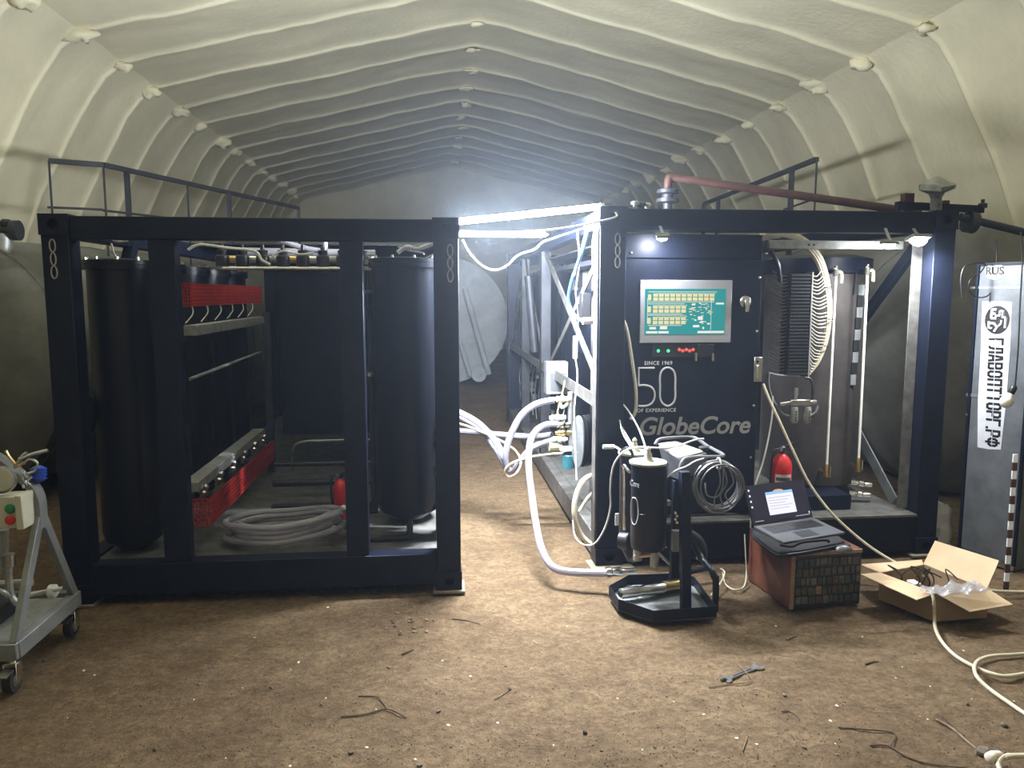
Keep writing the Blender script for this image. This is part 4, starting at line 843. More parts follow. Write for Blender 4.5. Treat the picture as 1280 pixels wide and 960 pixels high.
# ================================================================== MOBILE FILTER RIG
RG = thing('mobile_filter_rig', 'black mobile filter with two cylinders on an eight-sided drip tray', 'filter', G(830, 745))
TZ = .085
rim = [G(px, py, TZ) for px, py in ((761, 732), (773, 749), (817, 763.5), (896, 758), (868, 721), (853, 716), (786, 718.5))]
cen = sum(rim, Vector())/len(rim); m = B(); n = len(rim)
for i in range(n):
    a, b = rim[i], rim[(i+1) % n]; ai, bi = a.lerp(cen, .012), b.lerp(cen, .012); dz = Vector((0, 0, -TZ+.012))
    m.hexa([a+dz, b+dz, bi+dz, ai+dz], [a, b, bi, ai])
m.build('tray_wall', 'black_paint', RG); m = B(); m.prism([p+Vector((0, 0, -TZ+.022)) for p in rim], (0, 0, -.01)).build('tray_floor', 'grey_paint', RG)
fc = P(810, 620, 4.33); r_ = .108
def can(px, Y, py0, py1, r, name):
    c0, c1 = P(px, py0, Y), P(px, py1, Y)
    o = B().lathe([(r*.5, -.03), (r*.92, -.012), (r, .015), (r, c0.z-c1.z-.03), (r*1.03, c0.z-c1.z-.03), (r*1.03, c0.z-c1.z)], c1, n=32).build(name, 'black_gloss', RG)
    zt_ = c0.z; B().lathe([(r*1.04, 0), (r*1.04, .012), (r*.3, .016)], (c0.x, c0.y, zt_), n=32).build('lid', 'beige_dull', o)
    B().lathe([(.04, .016), (.026, .03), (.018, .06), (.012, .075), (.016, .085), (.006, .10)], (c0.x, c0.y, zt_), n=14).build('vent_knob', 'beige_dull', o)
    return o, c0, c1
can2, b0, b1 = can(793, 4.58, 567, 668, .098, 'filter_can'); can1, a0, a1 = can(810, 4.33, 579, 682, .106, 'filter_can')
# lettering on the front can follows its curve
def on_can(px, py, dr=.0015):
    d = ray(px, py); o = Vector((0, 0, CH)); cx, cy, R = a0.x, a0.y, .106+dr
    A = d.x*d.x+d.y*d.y; Bq = 2*(d.x*(o.x-cx)+d.y*(o.y-cy)); Cq = (o.x-cx)**2+(o.y-cy)**2-R*R
    t = (-Bq-math.sqrt(max(0, Bq*Bq-4*A*Cq)))/(2*A); return o+d*t
B().tube([on_can(p.x, p.y) for p in spl([Vector((x, y, 0)) for x, y in ((791.5, 622), (796, 625), (797.5, 635), (797.5, 645), (795, 654), (791.5, 655), (789, 648), (788.6, 636), (789, 626))], 4, True)], .003, 5, True).build('lettering', 'white_mark', can1)
q = on_can(793.5, 605, .001); nq = Vector((q.x-a0.x, q.y-a0.y, 0)).normalized()
lettering('Core', frame(q+nq*.002, Vector((-nq.y, nq.x, 0)), nq), .05, 'white_mark', can1, sx=.7, ext=.001)
part(can1, 'lettering', 'grey_mark').tube([on_can(px, 643) for px in (799, 802, 806)], .0012, 5)
part(RG, 'transfer_pipe', 'chrome').tube(spl([on_can(787, 590), P(783, 585, 4.42), P(779, 583, 4.46), P(779, 600, 4.47), P(780, 650, 4.47), P(781, 662, 4.47)], 5), .011, 8)
part(RG, 'transfer_pipe', 'dark_steel').tube(spl([P(776, 565, 4.55), P(784, 560, 4.5), P(790, 566, 4.48), P(791, 577, 4.45)], 5), .010, 8)
part(RG, 'tag_plate', 'white_paint').box(P(769, 650, 4.6).x, P(774.5, 650, 4.6).x, 4.60, 4.605, P(770, 657, 4.6).z, P(770, 642, 4.6).z)
part(RG, 'bottom_valve', 'dark_steel').lathe([(.02,-.03),(.05,-.03),(.055,.03),(.03,.05)], P(780, 676, 4.5), (1,-.6,0), 16)
part(RG, 'bottom_valve', 'dark_steel').lathe([(.03,-.05),(.05,-.04),(.05,.05),(.03,.07)], P(789, 688, 4.5), (.3,-.6,-.7), 16)
part(RG, 'copper_pipe', 'copper').cyl(P(793, 696, 4.35), P(818, 693, 4.33), .012, 8)
part(RG, 'copper_pipe', 'galv').lathe([(.02,-.04),(.026,-.04),(.026,.05),(.018,.06)], P(818, 700, 4.33), (0,0,1), 12)
part(RG, 'copper_pipe', 'galv').lathe([(.02,-.05),(.026,-.05),(.026,.04),(.018,.05)], P(797, 690, 4.36), (0,0,1), 12)
part(RG, 'bracket_bar', 'steel').cyl(P(798, 684, 4.36), P(833, 684, 4.4), .006, 8)
part(RG, 'drain_lever', 'steel').cyl(P(822, 690, 4.3), P(837, 705, 4.32), .009, 8)
part(RG, 'intake_strainer', 'steel').lathe([(.02,-.17),(.032,-.16),(.034,-.05),(.028,-.03),(.034,0),(.034,.12),(.024,.14)], P(800, 738, 4.38)+Vector((.03,0,0)), (1,.18,.03), 16)
part(RG, 'intake_strainer', 'brass').lathe([(.028,0),(.034,.01),(.034,.14),(.02,.16)], P(828, 733, 4.42), (1,.2,.03), 14)
part(RG, 'tray_tube', 'dark_steel').cyl(P(838, 733, 4.45)+Vector((-.1,0,0)), P(853, 728, 4.5), .03, 12)
part(RG, 'pallet_label', 'white_paint').lathe([(.02,0),(.02,.004)], G(799, 748, .026), (0,0,1), 12)
# hose coupling where the clear hose arrives
part(RG, 'hose_coupling', 'chrome').lathe([(.024,-.06),(.036,-.06),(.036,-.03),(.028,-.02),(.032,.03),(.02,.05),(.02,.14)], P(769, 715, 4.58), (1,.02,.02), 14)
part(RG, 'hose_clamp', 'steel').ring(P(760, 716, 4.59), .029, .004, (1,0,0), 18, 5)
# pump stand
stx = P(857, 700, 4.38); zp = stx.z
b_ = G(857, 762, .02)
part(RG, 'stand_post', 'black_paint', .003).beam((b_.x, b_.y, .02), (P(857, 590, b_.y).x, b_.y+.02, P(857, 590, b_.y).z), .055, .055, (0,1,0))
part(RG, 'stand_post', 'black_paint', .003).beam((P(846, 700, 4.45).x, 4.5, .03), (P(846, 600, 4.5).x, 4.5, P(846, 600, 4.5).z), .05, .05, (0,1,0))
e = G(894, 764, .02); part(RG, 'side_leg', 'black_gloss').tube(spl([P(860, 655, 4.38), P(863, 672, 4.36), P(875, 695, 4.32), P(889, 713, e.y+.03), P(893, 722, e.y+.01), (e.x, e.y+.005, .3*.7), e], 6), .020, 10)
part(RG, 'side_bar', 'black_gloss').cyl(P(838, 720, 4.62), P(888, 709, 4.7), .018, 10)
part(RG, 'elbow_hose', 'rubber').tube(spl([P(862, 668, 4.5), P(872, 675, 4.5), P(878, 688, 4.5), P(876, 700, 4.5)], 6), .032, 12)
part(RG, 'gauge_box', 'grey_paint', .003).box(P(841, 680, 4.42).x, P(852, 680, 4.42).x, 4.42, 4.46, P(846, 690, 4.42).z, P(846, 664, 4.42).z)
part(RG, 'relay', 'galv', .003).box(P(832, 632, 4.42).x, P(840, 632, 4.42).x, 4.44, 4.48, P(836, 634, 4.42).z, P(836, 627, 4.42).z)
for q in range(4): part(RG, 'plug', 'chrome').lathe([(.009,0),(.009,.02)], P(843+(q % 2)*2, 640+4*q, 4.42), (0,-1,0), 8)
# motor with pale housing and tubular handle frame
PM = B().hexa([P(829, 578, 4.55), P(850, 590, 4.35), P(893, 572, 4.5), P(868, 562, 4.75)], [P(820, 556, 4.6), P(850, 573, 4.4), P(887, 564, 4.5), P(846, 556, 4.72)])
PM = B().hexa([P(833, 594, 4.62), P(851, 602, 4.36), P(886, 585, 4.46), P(868, 580, 4.72)], [P(822, 556, 4.62), P(850, 574, 4.36), P(884, 566, 4.46), P(846, 551, 4.72)]).build('pump_housing', 'laptop_grey', RG, .006)
part(PM, 'housing_top', 'beige_dull', .004).hexa([P(822, 555, 4.62), P(849, 573, 4.37), P(880, 565, 4.46), P(844, 552, 4.72)], [P(823, 554, 4.62), P(848, 571, 4.38), P(876, 562, 4.47), P(844, 551, 4.72)])
part(PM, 'filler_cap', 'rubber').lathe([(.028, 0), (.028, .02), (.02, .026)], P(879, 563, 4.5), (0,0,1), 14)
part(RG, 'handle_frame', 'hose_grey').tube(spl([P(819, 556, 4.66), P(823, 550, 4.68), P(834, 547.5, 4.7), P(862, 546.5, 4.72), P(872, 549, 4.68), P(885, 558, 4.6), P(902, 567, 4.48), P(903, 570, 4.44), P(893, 571, 4.40), P(862, 572, 4.34), P(853, 577, 4.33), P(850, 588, 4.33), P(850, 602, 4.34)], 6), .011, 8)
part(RG, 'feed_cable', 'cable_white').tube(spl([P(757, 558, 4.9), P(768, 558, 4.8), P(776, 563, 4.6)], 5), .007, 6)
part(RG, 'feed_plug', 'white_paint').lathe([(.012,-.04),(.015,-.035),(.015,.035),(.010,.04)], P(761, 558.5, 4.86), (1,0,0), 10)
part(RG, 'feed_cable', 'cable_white').tube(spl([P(880, 548.5, 4.6), P(868, 550, 4.6), P(845, 558, 4.55), P(825, 560, 4.5), P(800, 559, 4.48), P(784, 562, 4.48), P(774, 570, 4.48), P(766, 585, 4.55), P(763, 610, 4.62), P(763, 635, 4.7), P(756, 660, 4.76), P(744, 679, 4.8), P(730, 681, 4.84), P(719, 671, 4.9), P(716, 650, 4.95)], 5), .006, 6)
part(RG, 'feed_cable', 'cable_white').tube(spl([on_can(833, 597, .004), P(845, 588, 4.3), P(858, 583, 4.28), P(868, 577, 4.27), P(880, 573, 4.27)], 5), .006, 6)
# hose coil hanging on the handle
HC = thing('hanging_hose', 'coil of thin clear hose hung on the mobile filter handle', 'hose', P(894, 640, 4.3))
cc = P(893.5, 608, 4.34); rm = random.Random(5)
for q in range(9):
    R1 = .148-.006*(q % 5)-rm.random()*.008; cx = cc.x+rm.uniform(-.012, .012); cz = cc.z+rm.uniform(-.01, .01)+(.148-R1); yy = 4.33-.010*q; ph = rm.random()*6
    B().tube([(cx+R1*1.0*math.cos(t), yy+.012*math.sin(t+ph), cz+R1*1.04*math.sin(t)) for t in [2*PI*k/36 for k in range(36)]], .0055, 6, True).build('hose_turn', 'hose_wire', HC)
for q in range(3): B().tube(spl([(cc.x-.02+.03*q, 4.24, cc.z+.14), (cc.x-.01+.04*q, 4.23, cc.z+.05), (cc.x+.03*q-.03, 4.25, cc.z-.03), (cc.x+.06*q-.04, 4.24, cc.z-.10)], 5), .005, 6).build('hose_strand', 'hose_wire', HC)
B().tube(spl([(cc.x-.10, 4.23, cc.z+.05), (cc.x-.09, 4.22, cc.z-.02), (cc.x-.03, 4.22, cc.z-.03), (cc.x+.005, 4.23, cc.z+.03), (cc.x+.01, 4.24, cc.z+.13)], 6), .005, 6).build('hose_strand', 'hose_wire', HC)
B().ring((cc.x, 4.29, cc.z+.15), .035, .005, (1,0,0), 14, 5).build('tie', 'cable_white', HC)

# ================================================================== CRATE, BAG, LAPTOP, MOUSE
cA, cB, cC = G(986, 762), G(1074, 755), G(933, 724); cH = P(977, 692, cA.y).z
u_, v_ = (cB-cA), (cC-cA); u_.z = v_.z = 0; v_ = Vector((-u_.y, u_.x, 0)).normalized()*v_.length*1.0 + .25*(v_-Vector((-u_.y, u_.x, 0)).normalized()*v_.length)
CK = lambda a, b, z: Vector((cA.x, cA.y, 0))+u_*a+v_*b+Vector((0, 0, z))
CR = thing('wooden_chest', 'red-brown wooden chest with a dark collage front under the laptop', 'chest', CK(.5, .5, 0))
def cbox(a0, a1, b0, b1, z0, z1, name, mt, bev=0., par=None): return B().hexa([CK(a0,b0,z0), CK(a1,b0,z0), CK(a1,b1,z0), CK(a0,b1,z0)], [CK(a0,b0,z1), CK(a1,b0,z1), CK(a1,b1,z1), CK(a0,b1,z1)]).build(name, mt, par or CR, bev)
cbox(0, .045, 0, 1, 0, cH-.02, 'side_board', 'wood_red', .003); cbox(.955, 1, 0, 1, 0, cH-.02, 'side_board', 'wood_red', .003)
cbox(.045, .955, .96, 1, 0, cH-.02, 'back_board', 'wood_red', .003); cbox(0, 1, 0, 1, cH-.02, cH, 'top_board', 'wood_red', .003); cbox(.045, .955, .03, .96, .0, .02, 'bottom_board', 'wood_red')
cbox(0, .06, -.012, 0, 0, cH, 'front_edge', 'wood_edge', .002); FB = cbox(.06, 1.0, .0, .03, .01, cH-.022, 'front_panel', 'plastic_black', .002); cbox(.06, 1.0, -.014, .03, cH-.022, cH, 'front_edge', 'wood_edge', .002)
rc = random.Random(11); a_ = .075; cols = [(.05,.055,.05),(.09,.09,.08),(.03,.035,.035),(.07,.05,.03),(.12,.11,.10),(.045,.05,.055),(.06,.065,.05)]
for i, cc_ in enumerate(cols): mat('tile_%d' % i, cc_, .35, var=.5, vs=35)
rows = 5
for r_ in range(rows):
    x = .075
    while x < .955:
        w = rc.uniform(.055, .11); h0 = .02+(cH-.055)*r_/rows
        if x+w > .985: w = .985-x
        if w > .02: cbox(x+.006, x+w-.006, -.012-rc.random()*.006, 0, h0+.005+rc.random()*.008, h0+(cH-.055)/rows-.003-rc.random()*.006, 'picture_tile', 'wood_edge' if (r_ == 1 and .33 < x < .41) else 'tile_%d' % rc.randrange(7), 0, FB)
        x += w
# carry bag below the laptop: soft pad with rounded edge
q4 = [G(px, py, cH+.045) for px, py in ((940, 657), (1018, 648), (1054, 672), (966, 686))]
bl, br, frn, fl_ = q4
bagz = cH
def bil(a, b): return (bl*(1-a)+br*a)*(1-b)+(fl_*(1-a)+frn*a)*b
m = B(); nn = 20; ob_ = [bil(.02, .0), bil(.98, .0), bil(1.0, .95), bil(.86, 1.12), bil(.22, 1.14), bil(.0, .98)]
ob_ = spl(ob_, 5, True); cb = sum(ob_, Vector())/len(ob_); lv = [(.96, 0), (1.0, .008), (1.01, .022), (.98, .036), (.9, .043)]; rings = []
for s_, h in lv: rings.append([Vector((cb.x+(p.x-cb.x)*s_, cb.y+(p.y-cb.y)*s_, bagz+h+.004*noise.noise(p*20)*(h > .01))) for p in ob_])
n = len(ob_); vs = [v for r in rings for v in r]; fs = [(i*n+k, i*n+(k+1) % n, (i+1)*n+(k+1) % n, (i+1)*n+k) for i in range(len(lv)-1) for k in range(n)]+[tuple(range(n-1,-1,-1)), tuple((len(lv)-1)*n+k for k in range(n))]
BG = thing('laptop_bag', 'flat black laptop bag lying on the chest under the laptop', 'bag', Vector((cb.x, cb.y, bagz)))
m.add(vs, fs).build('pad', 'fabric_black', BG)
B().tube([Vector((cb.x+(p.x-cb.x)*1.012, cb.y+(p.y-cb.y)*1.012, bagz+.022)) for p in ob_], .004, 6, True).build('zip', 'dark_steel', BG)
B().tube(spl([P(975, 681, fl_.y-.02), P(990, 683, fl_.y-.03), P(1002, 678, fl_.y-.03), P(1030, 675, fl_.y-.02), P(1036, 677, fl_.y-.01)], 5), .009, 8).build('handle', 'fabric_black', BG)
bz = bagz+.044
l = [G(px, py, bz+.01) for px, py in ((942, 659), (1016, 648), (1049, 667), (973, 679))]; LB, LR, LF, LL = l
# square it up: keep the hinge line and take the depth from the two front corners
hx_ = (LR-LB); Wd = hx_.length; hx_.normalize(); fwd = ((LL-LB)+(LF-LR))/2; fwd = (fwd-hx_*fwd.dot(hx_)*.5); Dp = fwd.length; fy = fwd.normalized()
LT = thing('laptop', 'open black laptop with a lit white window on its screen', 'laptop', LB.lerp(LF, .5)+Vector((0, 0, -.01)))
kk = lambda a, b, z: LB+hx_*(Wd*a)+fy*(Dp*b)+Vector((0, 0, z-.01))
B().hexa([kk(0,1,0), kk(1,1,0), kk(1,0,0), kk(0,0,0)], [kk(.0,1,.012), kk(1,1,.012), kk(1,0,.018), kk(0,0,.018)]).build('base', 'laptop_grey', LT, .003)
zk = lambda b: .0184-.006*b
for r_ in range(5):
    for c_ in range(14):
        a0_, b0_ = .08+.84*c_/14, .12+.42*r_/5; B().hexa([kk(a0_,b0_+.07,zk(b0_+.07)-.001), kk(a0_+.052,b0_+.07,zk(b0_+.07)-.001), kk(a0_+.052,b0_,zk(b0_)-.001), kk(a0_,b0_,zk(b0_)-.001)], [kk(a0_,b0_+.07,zk(b0_+.07)+.0015), kk(a0_+.052,b0_+.07,zk(b0_+.07)+.0015), kk(a0_+.052,b0_,zk(b0_)+.0015), kk(a0_,b0_,zk(b0_)+.0015)]).build('key', 'plastic_black', LT)
B().hexa([kk(.34,.92,zk(.92)-.001), kk(.62,.92,zk(.92)-.001), kk(.62,.60,zk(.6)-.001), kk(.34,.60,zk(.6)-.001)], [kk(.34,.92,zk(.92)+.0006), kk(.62,.92,zk(.92)+.0006), kk(.62,.60,zk(.6)+.0006), kk(.34,.60,zk(.6)+.0006)]).build('touchpad', 'dark_steel', LT)
ST = P(929, 608, LB.y-fy.y*.09)          # top edge of the lid leans back
up_ = (ST-(LB+Vector((0, 0, .008)))); up_ = (up_-hx_*up_.dot(hx_)); Hh = max(.2, min(.27, up_.length)); up_.normalize(); nn_ = hx_.cross(up_).normalized()
if nn_.dot(Vector((0, -1, 0))) < 0: nn_ = -nn_
O_ = LB+Vector((0, 0, .008))
sk = lambda a, b, d=0.: O_+hx_*(Wd*a)+up_*(Hh*b)+nn_*d
def sbox(a0, a1, b0, b1, d0, d1, name, mt, par): return B().hexa([sk(a0,b0,d0), sk(a1,b0,d0), sk(a1,b1,d0), sk(a0,b1,d0)], [sk(a0,b0,d1), sk(a1,b0,d1), sk(a1,b1,d1), sk(a0,b1,d1)]).build(name, mt, par)
SCN = sbox(0, 1, 0, 1, -.012, 0, 'lid', 'plastic_black', LT)
sbox(.02, .98, .06, .97, .0003, .0009, 'display', 'lap_dark', SCN)
sbox(.30, .755, .20, .78, .0009, .0013, 'display_window', 'lap_white', SCN); sbox(.30, .755, .71, .78, .0012, .0016, 'display_window', 'lap_blue', SCN)
B().prism([sk(.52+.09*math.cos(t), .78+.05*math.sin(t), .0006) for t in [PI*k/10 for k in range(11)]], nn_*.0006).build('display_window', 'lap_orange', SCN)
for q in range(5): sbox(.33, .33+.38*(1-.13*(q % 3)), .62-.07*q, .635-.07*q, .0013, .0016, 'display_text', 'lap_text', SCN)
for q in range(4): sbox(.03, .055, .85-.14*q, .90-.14*q, .0009, .0013, 'display_icon', 'lap_white', SCN)
for a0_, a1_ in ((.04, .18), (.72, .96)): sbox(a0_, a1_, .085, .10, .0009, .0013, 'display_text', 'lap_text', SCN)
sbox(.95, .965, .12, .17, .0009, .0013, 'display_icon', 'lap_white', SCN)
mc = G(1055, 686, cH+.012); mc.z = cH; MS = thing('computer_mouse', 'black computer mouse on the corner of the chest', 'mouse', mc)
m = B().ball((0,0,0), (.052, .030, .032), 16, 10)
for v in m.v:
    if v.z < 0: v.z *= .05
    v.z += .002
    c_, s_ = math.cos(-.25), math.sin(-.25); x, y = v.x, v.y; v.x, v.y = mc.x+x*c_-y*s_, mc.y+x*s_+y*c_; v.z += cH
m.build('shell', 'laptop_grey', MS); B().ring((mc.x+.025, mc.y-.006, cH+.030), .007, .003, (0,1,0), 12, 6).build('wheel', 'rubber', MS)
tag(B().tube(spl([P(931, 668, cC.y-.02), P(932, 690, cC.y-.03), P(933, 715, cC.y-.04), G(930, 733, .01), G(918, 737, .01), G(907, 730, .01), G(903, 715, .01), P(901, 711, 4.75), P(906, 716, 4.7), P(900, 730, 4.55), G(888, 745, .01)], 6), .005, 6).build('power_cord', 'cable_cream'), 'thin cream cord falling from the chest to the filter rig', 'cord')

# ================================================================== CARDBOARD BOX
bxz = .17
rimA, rimB, rimC, rimD = G(1098, 716, bxz), G(1172, 742, bxz), G(1185, 722, bxz), G(1150, 700, bxz)
rimA, rimB, rimC, rimD = G(1100, 716, bxz), G(1170, 742, bxz), G(1236, 737, bxz), G(1155, 706, bxz)
BX = thing('cardboard_box', 'open cardboard box with spread flaps and cables inside', 'box', Vector(((rimA.x+rimC.x)/2, (rimA.y+rimC.y)/2, 0)))
def slab(q, name, mt, par=BX, th=.005):
    a, b, c, d = [Vector(x) for x in q]; n_ = (b-a).cross(d-a).normalized()*th/2
    return B().hexa([a-n_, b-n_, c-n_, d-n_], [a+n_, b+n_, c+n_, d+n_]).build(name, mt, par)
dn = lambda p: Vector((p.x, p.y, .004))
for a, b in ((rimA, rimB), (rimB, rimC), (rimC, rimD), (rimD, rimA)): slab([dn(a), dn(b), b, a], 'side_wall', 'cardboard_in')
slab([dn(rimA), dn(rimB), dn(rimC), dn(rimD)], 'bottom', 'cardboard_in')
slab([rimA, rimB, G(1146, 750, bxz-.012), G(1075, 718, bxz+.01)], 'flap', 'cardboard')
slab([rimD, rimC, P(1229, 736, rimC.y+.02), P(1152, 704, rimD.y+.02)], 'flap_crease', 'cardboard')
slab([P(1154, 706, rimD.y+.005), P(1234, 736, rimC.y+.005), P(1249, 701, rimC.y+.10), P(1169, 676, rimD.y+.10)], 'flap', 'cardboard')
slab([rimB, rimC, P(1266, 756, rimC.y-.12), P(1212, 765, rimB.y-.10)], 'flap', 'cardboard')
slab([rimA, rimD, P(1152, 700, rimD.y+.08), P(1075, 706, rimA.y+.22)], 'flap', 'cardboard')
rn = random.Random(9)
for q in range(7):
    p0 = Vector((rimA.lerp(rimC, .25+.06*q).x, rimA.lerp(rimC, .25+.06*q).y+.05, .08)); tag(B().tube(spl([p0, p0+Vector((rn.uniform(-.04,.04), rn.uniform(-.05,.05), .08)), p0+Vector((rn.uniform(-.08,.08), rn.uniform(-.04,.06), .13+rn.random()*.06)), p0+Vector((rn.uniform(-.12,.12), rn.uniform(-.05,.05), .10))], 5), .004, 6).build('loose_cable', 'cable_black'), 'dark loose cable sticking out of the cardboard box', 'cable', 'dark cables in the cardboard box')
tag(B().box(G(1142, 731, .12).x, G(1153, 731, .12).x, G(1142, 731, .12).y, G(1142, 725, .12).y, .012, .125).build('small_device', 'white_mark', None, .004), 'small white device inside the cardboard box', 'device')
fcn = G(1192, 738, bxz+.02); m = B(); nfx, nfy = 22, 10
for j in range(nfy+1):
    for i in range(nfx+1):
        x, y = (i/nfx-.5)*.40, (j/nfy-.5)*.13; p = Vector((fcn.x+x, fcn.y+y+.12*x, bxz+.018)); p.z += .030*noise.noise(Vector((x*14, y*16, 4)))+.02*noise.noise(Vector((x*35, y*35, 2)))+.014; m.v.append(p)
m.f = [(j*(nfx+1)+i, j*(nfx+1)+i+1, (j+1)*(nfx+1)+i+1, (j+1)*(nfx+1)+i) for j in range(nfy) for i in range(nfx)]
fo = tag(m.build('plastic_film', 'film', ang=60), 'crumpled clear plastic film on the cardboard box flap', 'film'); sm = fo.modifiers.new('thick', 'SOLIDIFY'); sm.thickness = .002

# ================================================================== CREAM CABLES
tag(B().tube(spl([P(954, 480, 5.08), P(962, 500, 5.03), P(975, 528, 4.97), P(992, 565, 4.90), P(1012, 605, 4.82), P(1040, 642, 4.72), P(1075, 674, 4.62), P(1105, 695, 4.54), P(1135, 711, 4.44), P(1165, 724, 4.34), P(1200, 734, 4.28), P(1250, 739, 4.25), P(1300, 740, 4.25)]), .009, 8).build('extension_cable', 'cable_cream'), 'cream cable stretched from the cabinet latch over the cardboard box', 'cable')
tag(B().tube(spl([P(966, 495, 5.05), P(965, 520, 5.03), P(960, 550, 5.0), P(953, 580, 4.95), P(945, 603, 4.9), P(940, 625, 4.88), P(938, 660, 4.85)]), .006, 6).build('thin_cable', 'cable_white'), 'thin white cable hanging from the cabinet behind the laptop', 'cable')
tag(B().tube(spl([G(1163, 738, .19), G(1167, 750, .16), G(1168, 768, .06), G(1169, 784, .012), G(1176, 800, .012), G(1192, 818, .012), G(1215, 832, .012), G(1240, 842, .014), G(1262, 845, .012), G(1300, 838, .012)]), .009, 8).build('extension_cable', 'cable_cream'), 'cream cable running from the cardboard box onto the earth', 'cable')
tag(B().tube(spl([G(1310, 815, .012), G(1270, 818, .012), G(1240, 820, .012), G(1224, 825, .014), G(1218, 834, .034), G(1222, 847, .030), G(1238, 862, .012), G(1262, 879, .012), G(1300, 905, .012)]), .009, 8).build('extension_cable', 'cable_cream'), 'cream cable bent in a loop on the earth', 'cable')
SO = thing('cable_socket', 'dirty cable end with a socket lying on the earth', 'socket', G(1243, 948))
B().tube(spl([G(1320, 938, .015), G(1290, 944, .015), G(1268, 945, .02), G(1255, 947, .03)]), .011, 8).build('cable', 'cable_cream', SO)
B().tube(spl([G(1253, 968, .012), G(1248, 956, .02), G(1252, 948, .03), G(1262, 944, .022)]), .009, 8).build('cable', 'cable_cream', SO)
B().lathe([(.014,-.035),(.022,-.03),(.024,.0),(.018,.03),(.012,.04)], G(1243, 946, .026), (1,.3,0), 12).build('socket_body', 'pale_chip', SO)

# ================================================================== PLASTIC BAG
pb = G(1181, 690); m = B().ball((pb.x+.02, 5.03, .19), (.095, .07, .20), 18, 14)
m = B().ball((3.70, 5.16, .165), (.10, .075, .17), 20, 16)
for v in m.v:
    d = v-Vector((3.70, 5.16, .165)); v += d*(.35*noise.noise(d*13)+.2*noise.noise(d*31)); v.z = max(.0, v.z)
tag(m.build('plastic_bag', 'bag_white', ang=30), 'crumpled white plastic bag between the frame post and the locker', 'bag')

# ================================================================== TROLLEY AT THE LEFT
TX0 = -1.965; CT = thing('pump_trolley', 'grey steel trolley with castors and a beige push button box', 'trolley', (-2.4, 3.95, 0))
q_ = lambda px, py: PX(px, py, TX0)
def bar(a, b, w=.045, h=.045, name='frame_bar', mt='grey_paint'): return B().beam(a, b, w, h).build(name, mt, CT, .003)
f0, f1 = Vector((TX0, 3.66, .20)), Vector((TX0, 4.30, .20)); ap = Vector((TX0, 3.98, P(53, 640, 3.98).z))
bar(f0, f1, .05, .08); bar((TX0-.9, 3.66, .20), f0+Vector((.02, 0, 0)), .05, .08); bar((TX0-.9, 4.30, .20), f1, .05, .08)
bar(f0+Vector((0, .01, .03)), ap, .03, .055); bar(f1+Vector((0, -.03, .03)), ap, .03, .055)
B().box(TX0-.9, TX0-.02, 3.69, 4.27, .205, .215).build('deck_plate', 'galv', CT)
hb = spl([ap+Vector((0, 0, -.08)), ap+Vector((-.0, .0, .07)), ap+Vector((-.05, 0, .16)), ap+Vector((-.22, -.0, .31)), ap+Vector((-.45, -.0, .45))], 6)
mh = B()
for i in range(len(hb)-1): mh.beam(hb[i], hb[i]+(hb[i+1]-hb[i])*1.06, .03, .075, (0,1,0))
mh.build('handle_post', 'grey_paint', CT)
for (x, y) in ((TX0-.02, 3.68), (TX0-.02, 4.28), (TX0-.85, 3.68), (TX0-.85, 4.28)):
    cs = B().lathe([(.03, .165), (.03, .15), (.015, .148), (.015, .13)], (x, y, 0), n=14).build('castor', 'chrome', CT)
    B().box(x-.030, x-.026, y-.035, y+.02, .045, .14).box(x+.026, x+.030, y-.035, y+.02, .045, .14).box(x-.030, x+.030, y-.02, y+.02, .13, .138).build('fork', 'chrome', cs, .002)
    B().lathe([(.030,-.02),(.055,-.02),(.058,-.012),(.058,.012),(.055,.02),(.030,.02)], (x, y-.02, .056), (1,0,0), 24).build('wheel', 'rubber', cs)
    B().lathe([(.034,-.022),(.028,-.024),(.01,-.03),(.01,.03),(.028,.024),(.034,.022)], (x, y-.02, .056), (1,0,0), 16).build('hub', 'steel', cs)
    B().beam((x, y-.04, .118), (x-.01, y-.09, .10), .05, .006).build('brake_pedal', 'steel', cs)
a, b = P(-34, 621, 3.85), P(23, 660, 3.85)
PB = B().box(a.x, b.x, 3.84, 3.95, b.z, a.z).build('push_button_box', 'beige_box', CT, .006)
B().box(b.x, b.x+.034, 3.83, 3.95, b.z-.004, a.z+.004).build('box_lid', 'beige_box', PB, .004)
for py, mt in ((636, 'green_btn'), (650, 'red_btn')): B().lathe([(.024, 0), (.024, .006), (.018, .008), (.018, .016), (.012, .018)], P(13, py, 3.84), (0,-1,0), 16).build('button', mt, PB)
B().lathe([(.012,-.04),(.03,-.03),(.036,0),(.036,.03),(.012,.045)], P(48, 593, 4.0), (0,.2,1), 16).build('blue_knob', 'blue_plastic', CT)
for q in range(4): B().ring(P(48, 593, 4.0)+Vector((0, -.0, -.02+.016*q)), .037, .003, (0,.2,1), 18, 5).build('knob_ridge', 'blue_plastic', CT)
for pts, r_, mt in (([(7, 563), (12, 572), (22, 582), (30, 578)], .008, 'brass'), ([(24, 574), (40, 568), (60, 563)], .009, 'steel'), ([(30, 580), (36, 574), (46, 578), (44, 588), (34, 592)], .006, 'steel'), ([(18, 585), (28, 570), (34, 566)], .008, 'steel'), ([(40, 596), (34, 602), (38, 606)], .006, 'steel')):
    B().tube(spl([P(x, y, 3.95) for x, y in pts], 5), r_, 8).build('tap_fitting', mt, CT)
for q in range(7): B().ring(P(29+2.2*(q % 3), 590+3*q, 3.90), .009, .0025, (1, .4*(q % 2), .4), 10, 5, (1, .7)).build('chain_link', 'steel', CT)
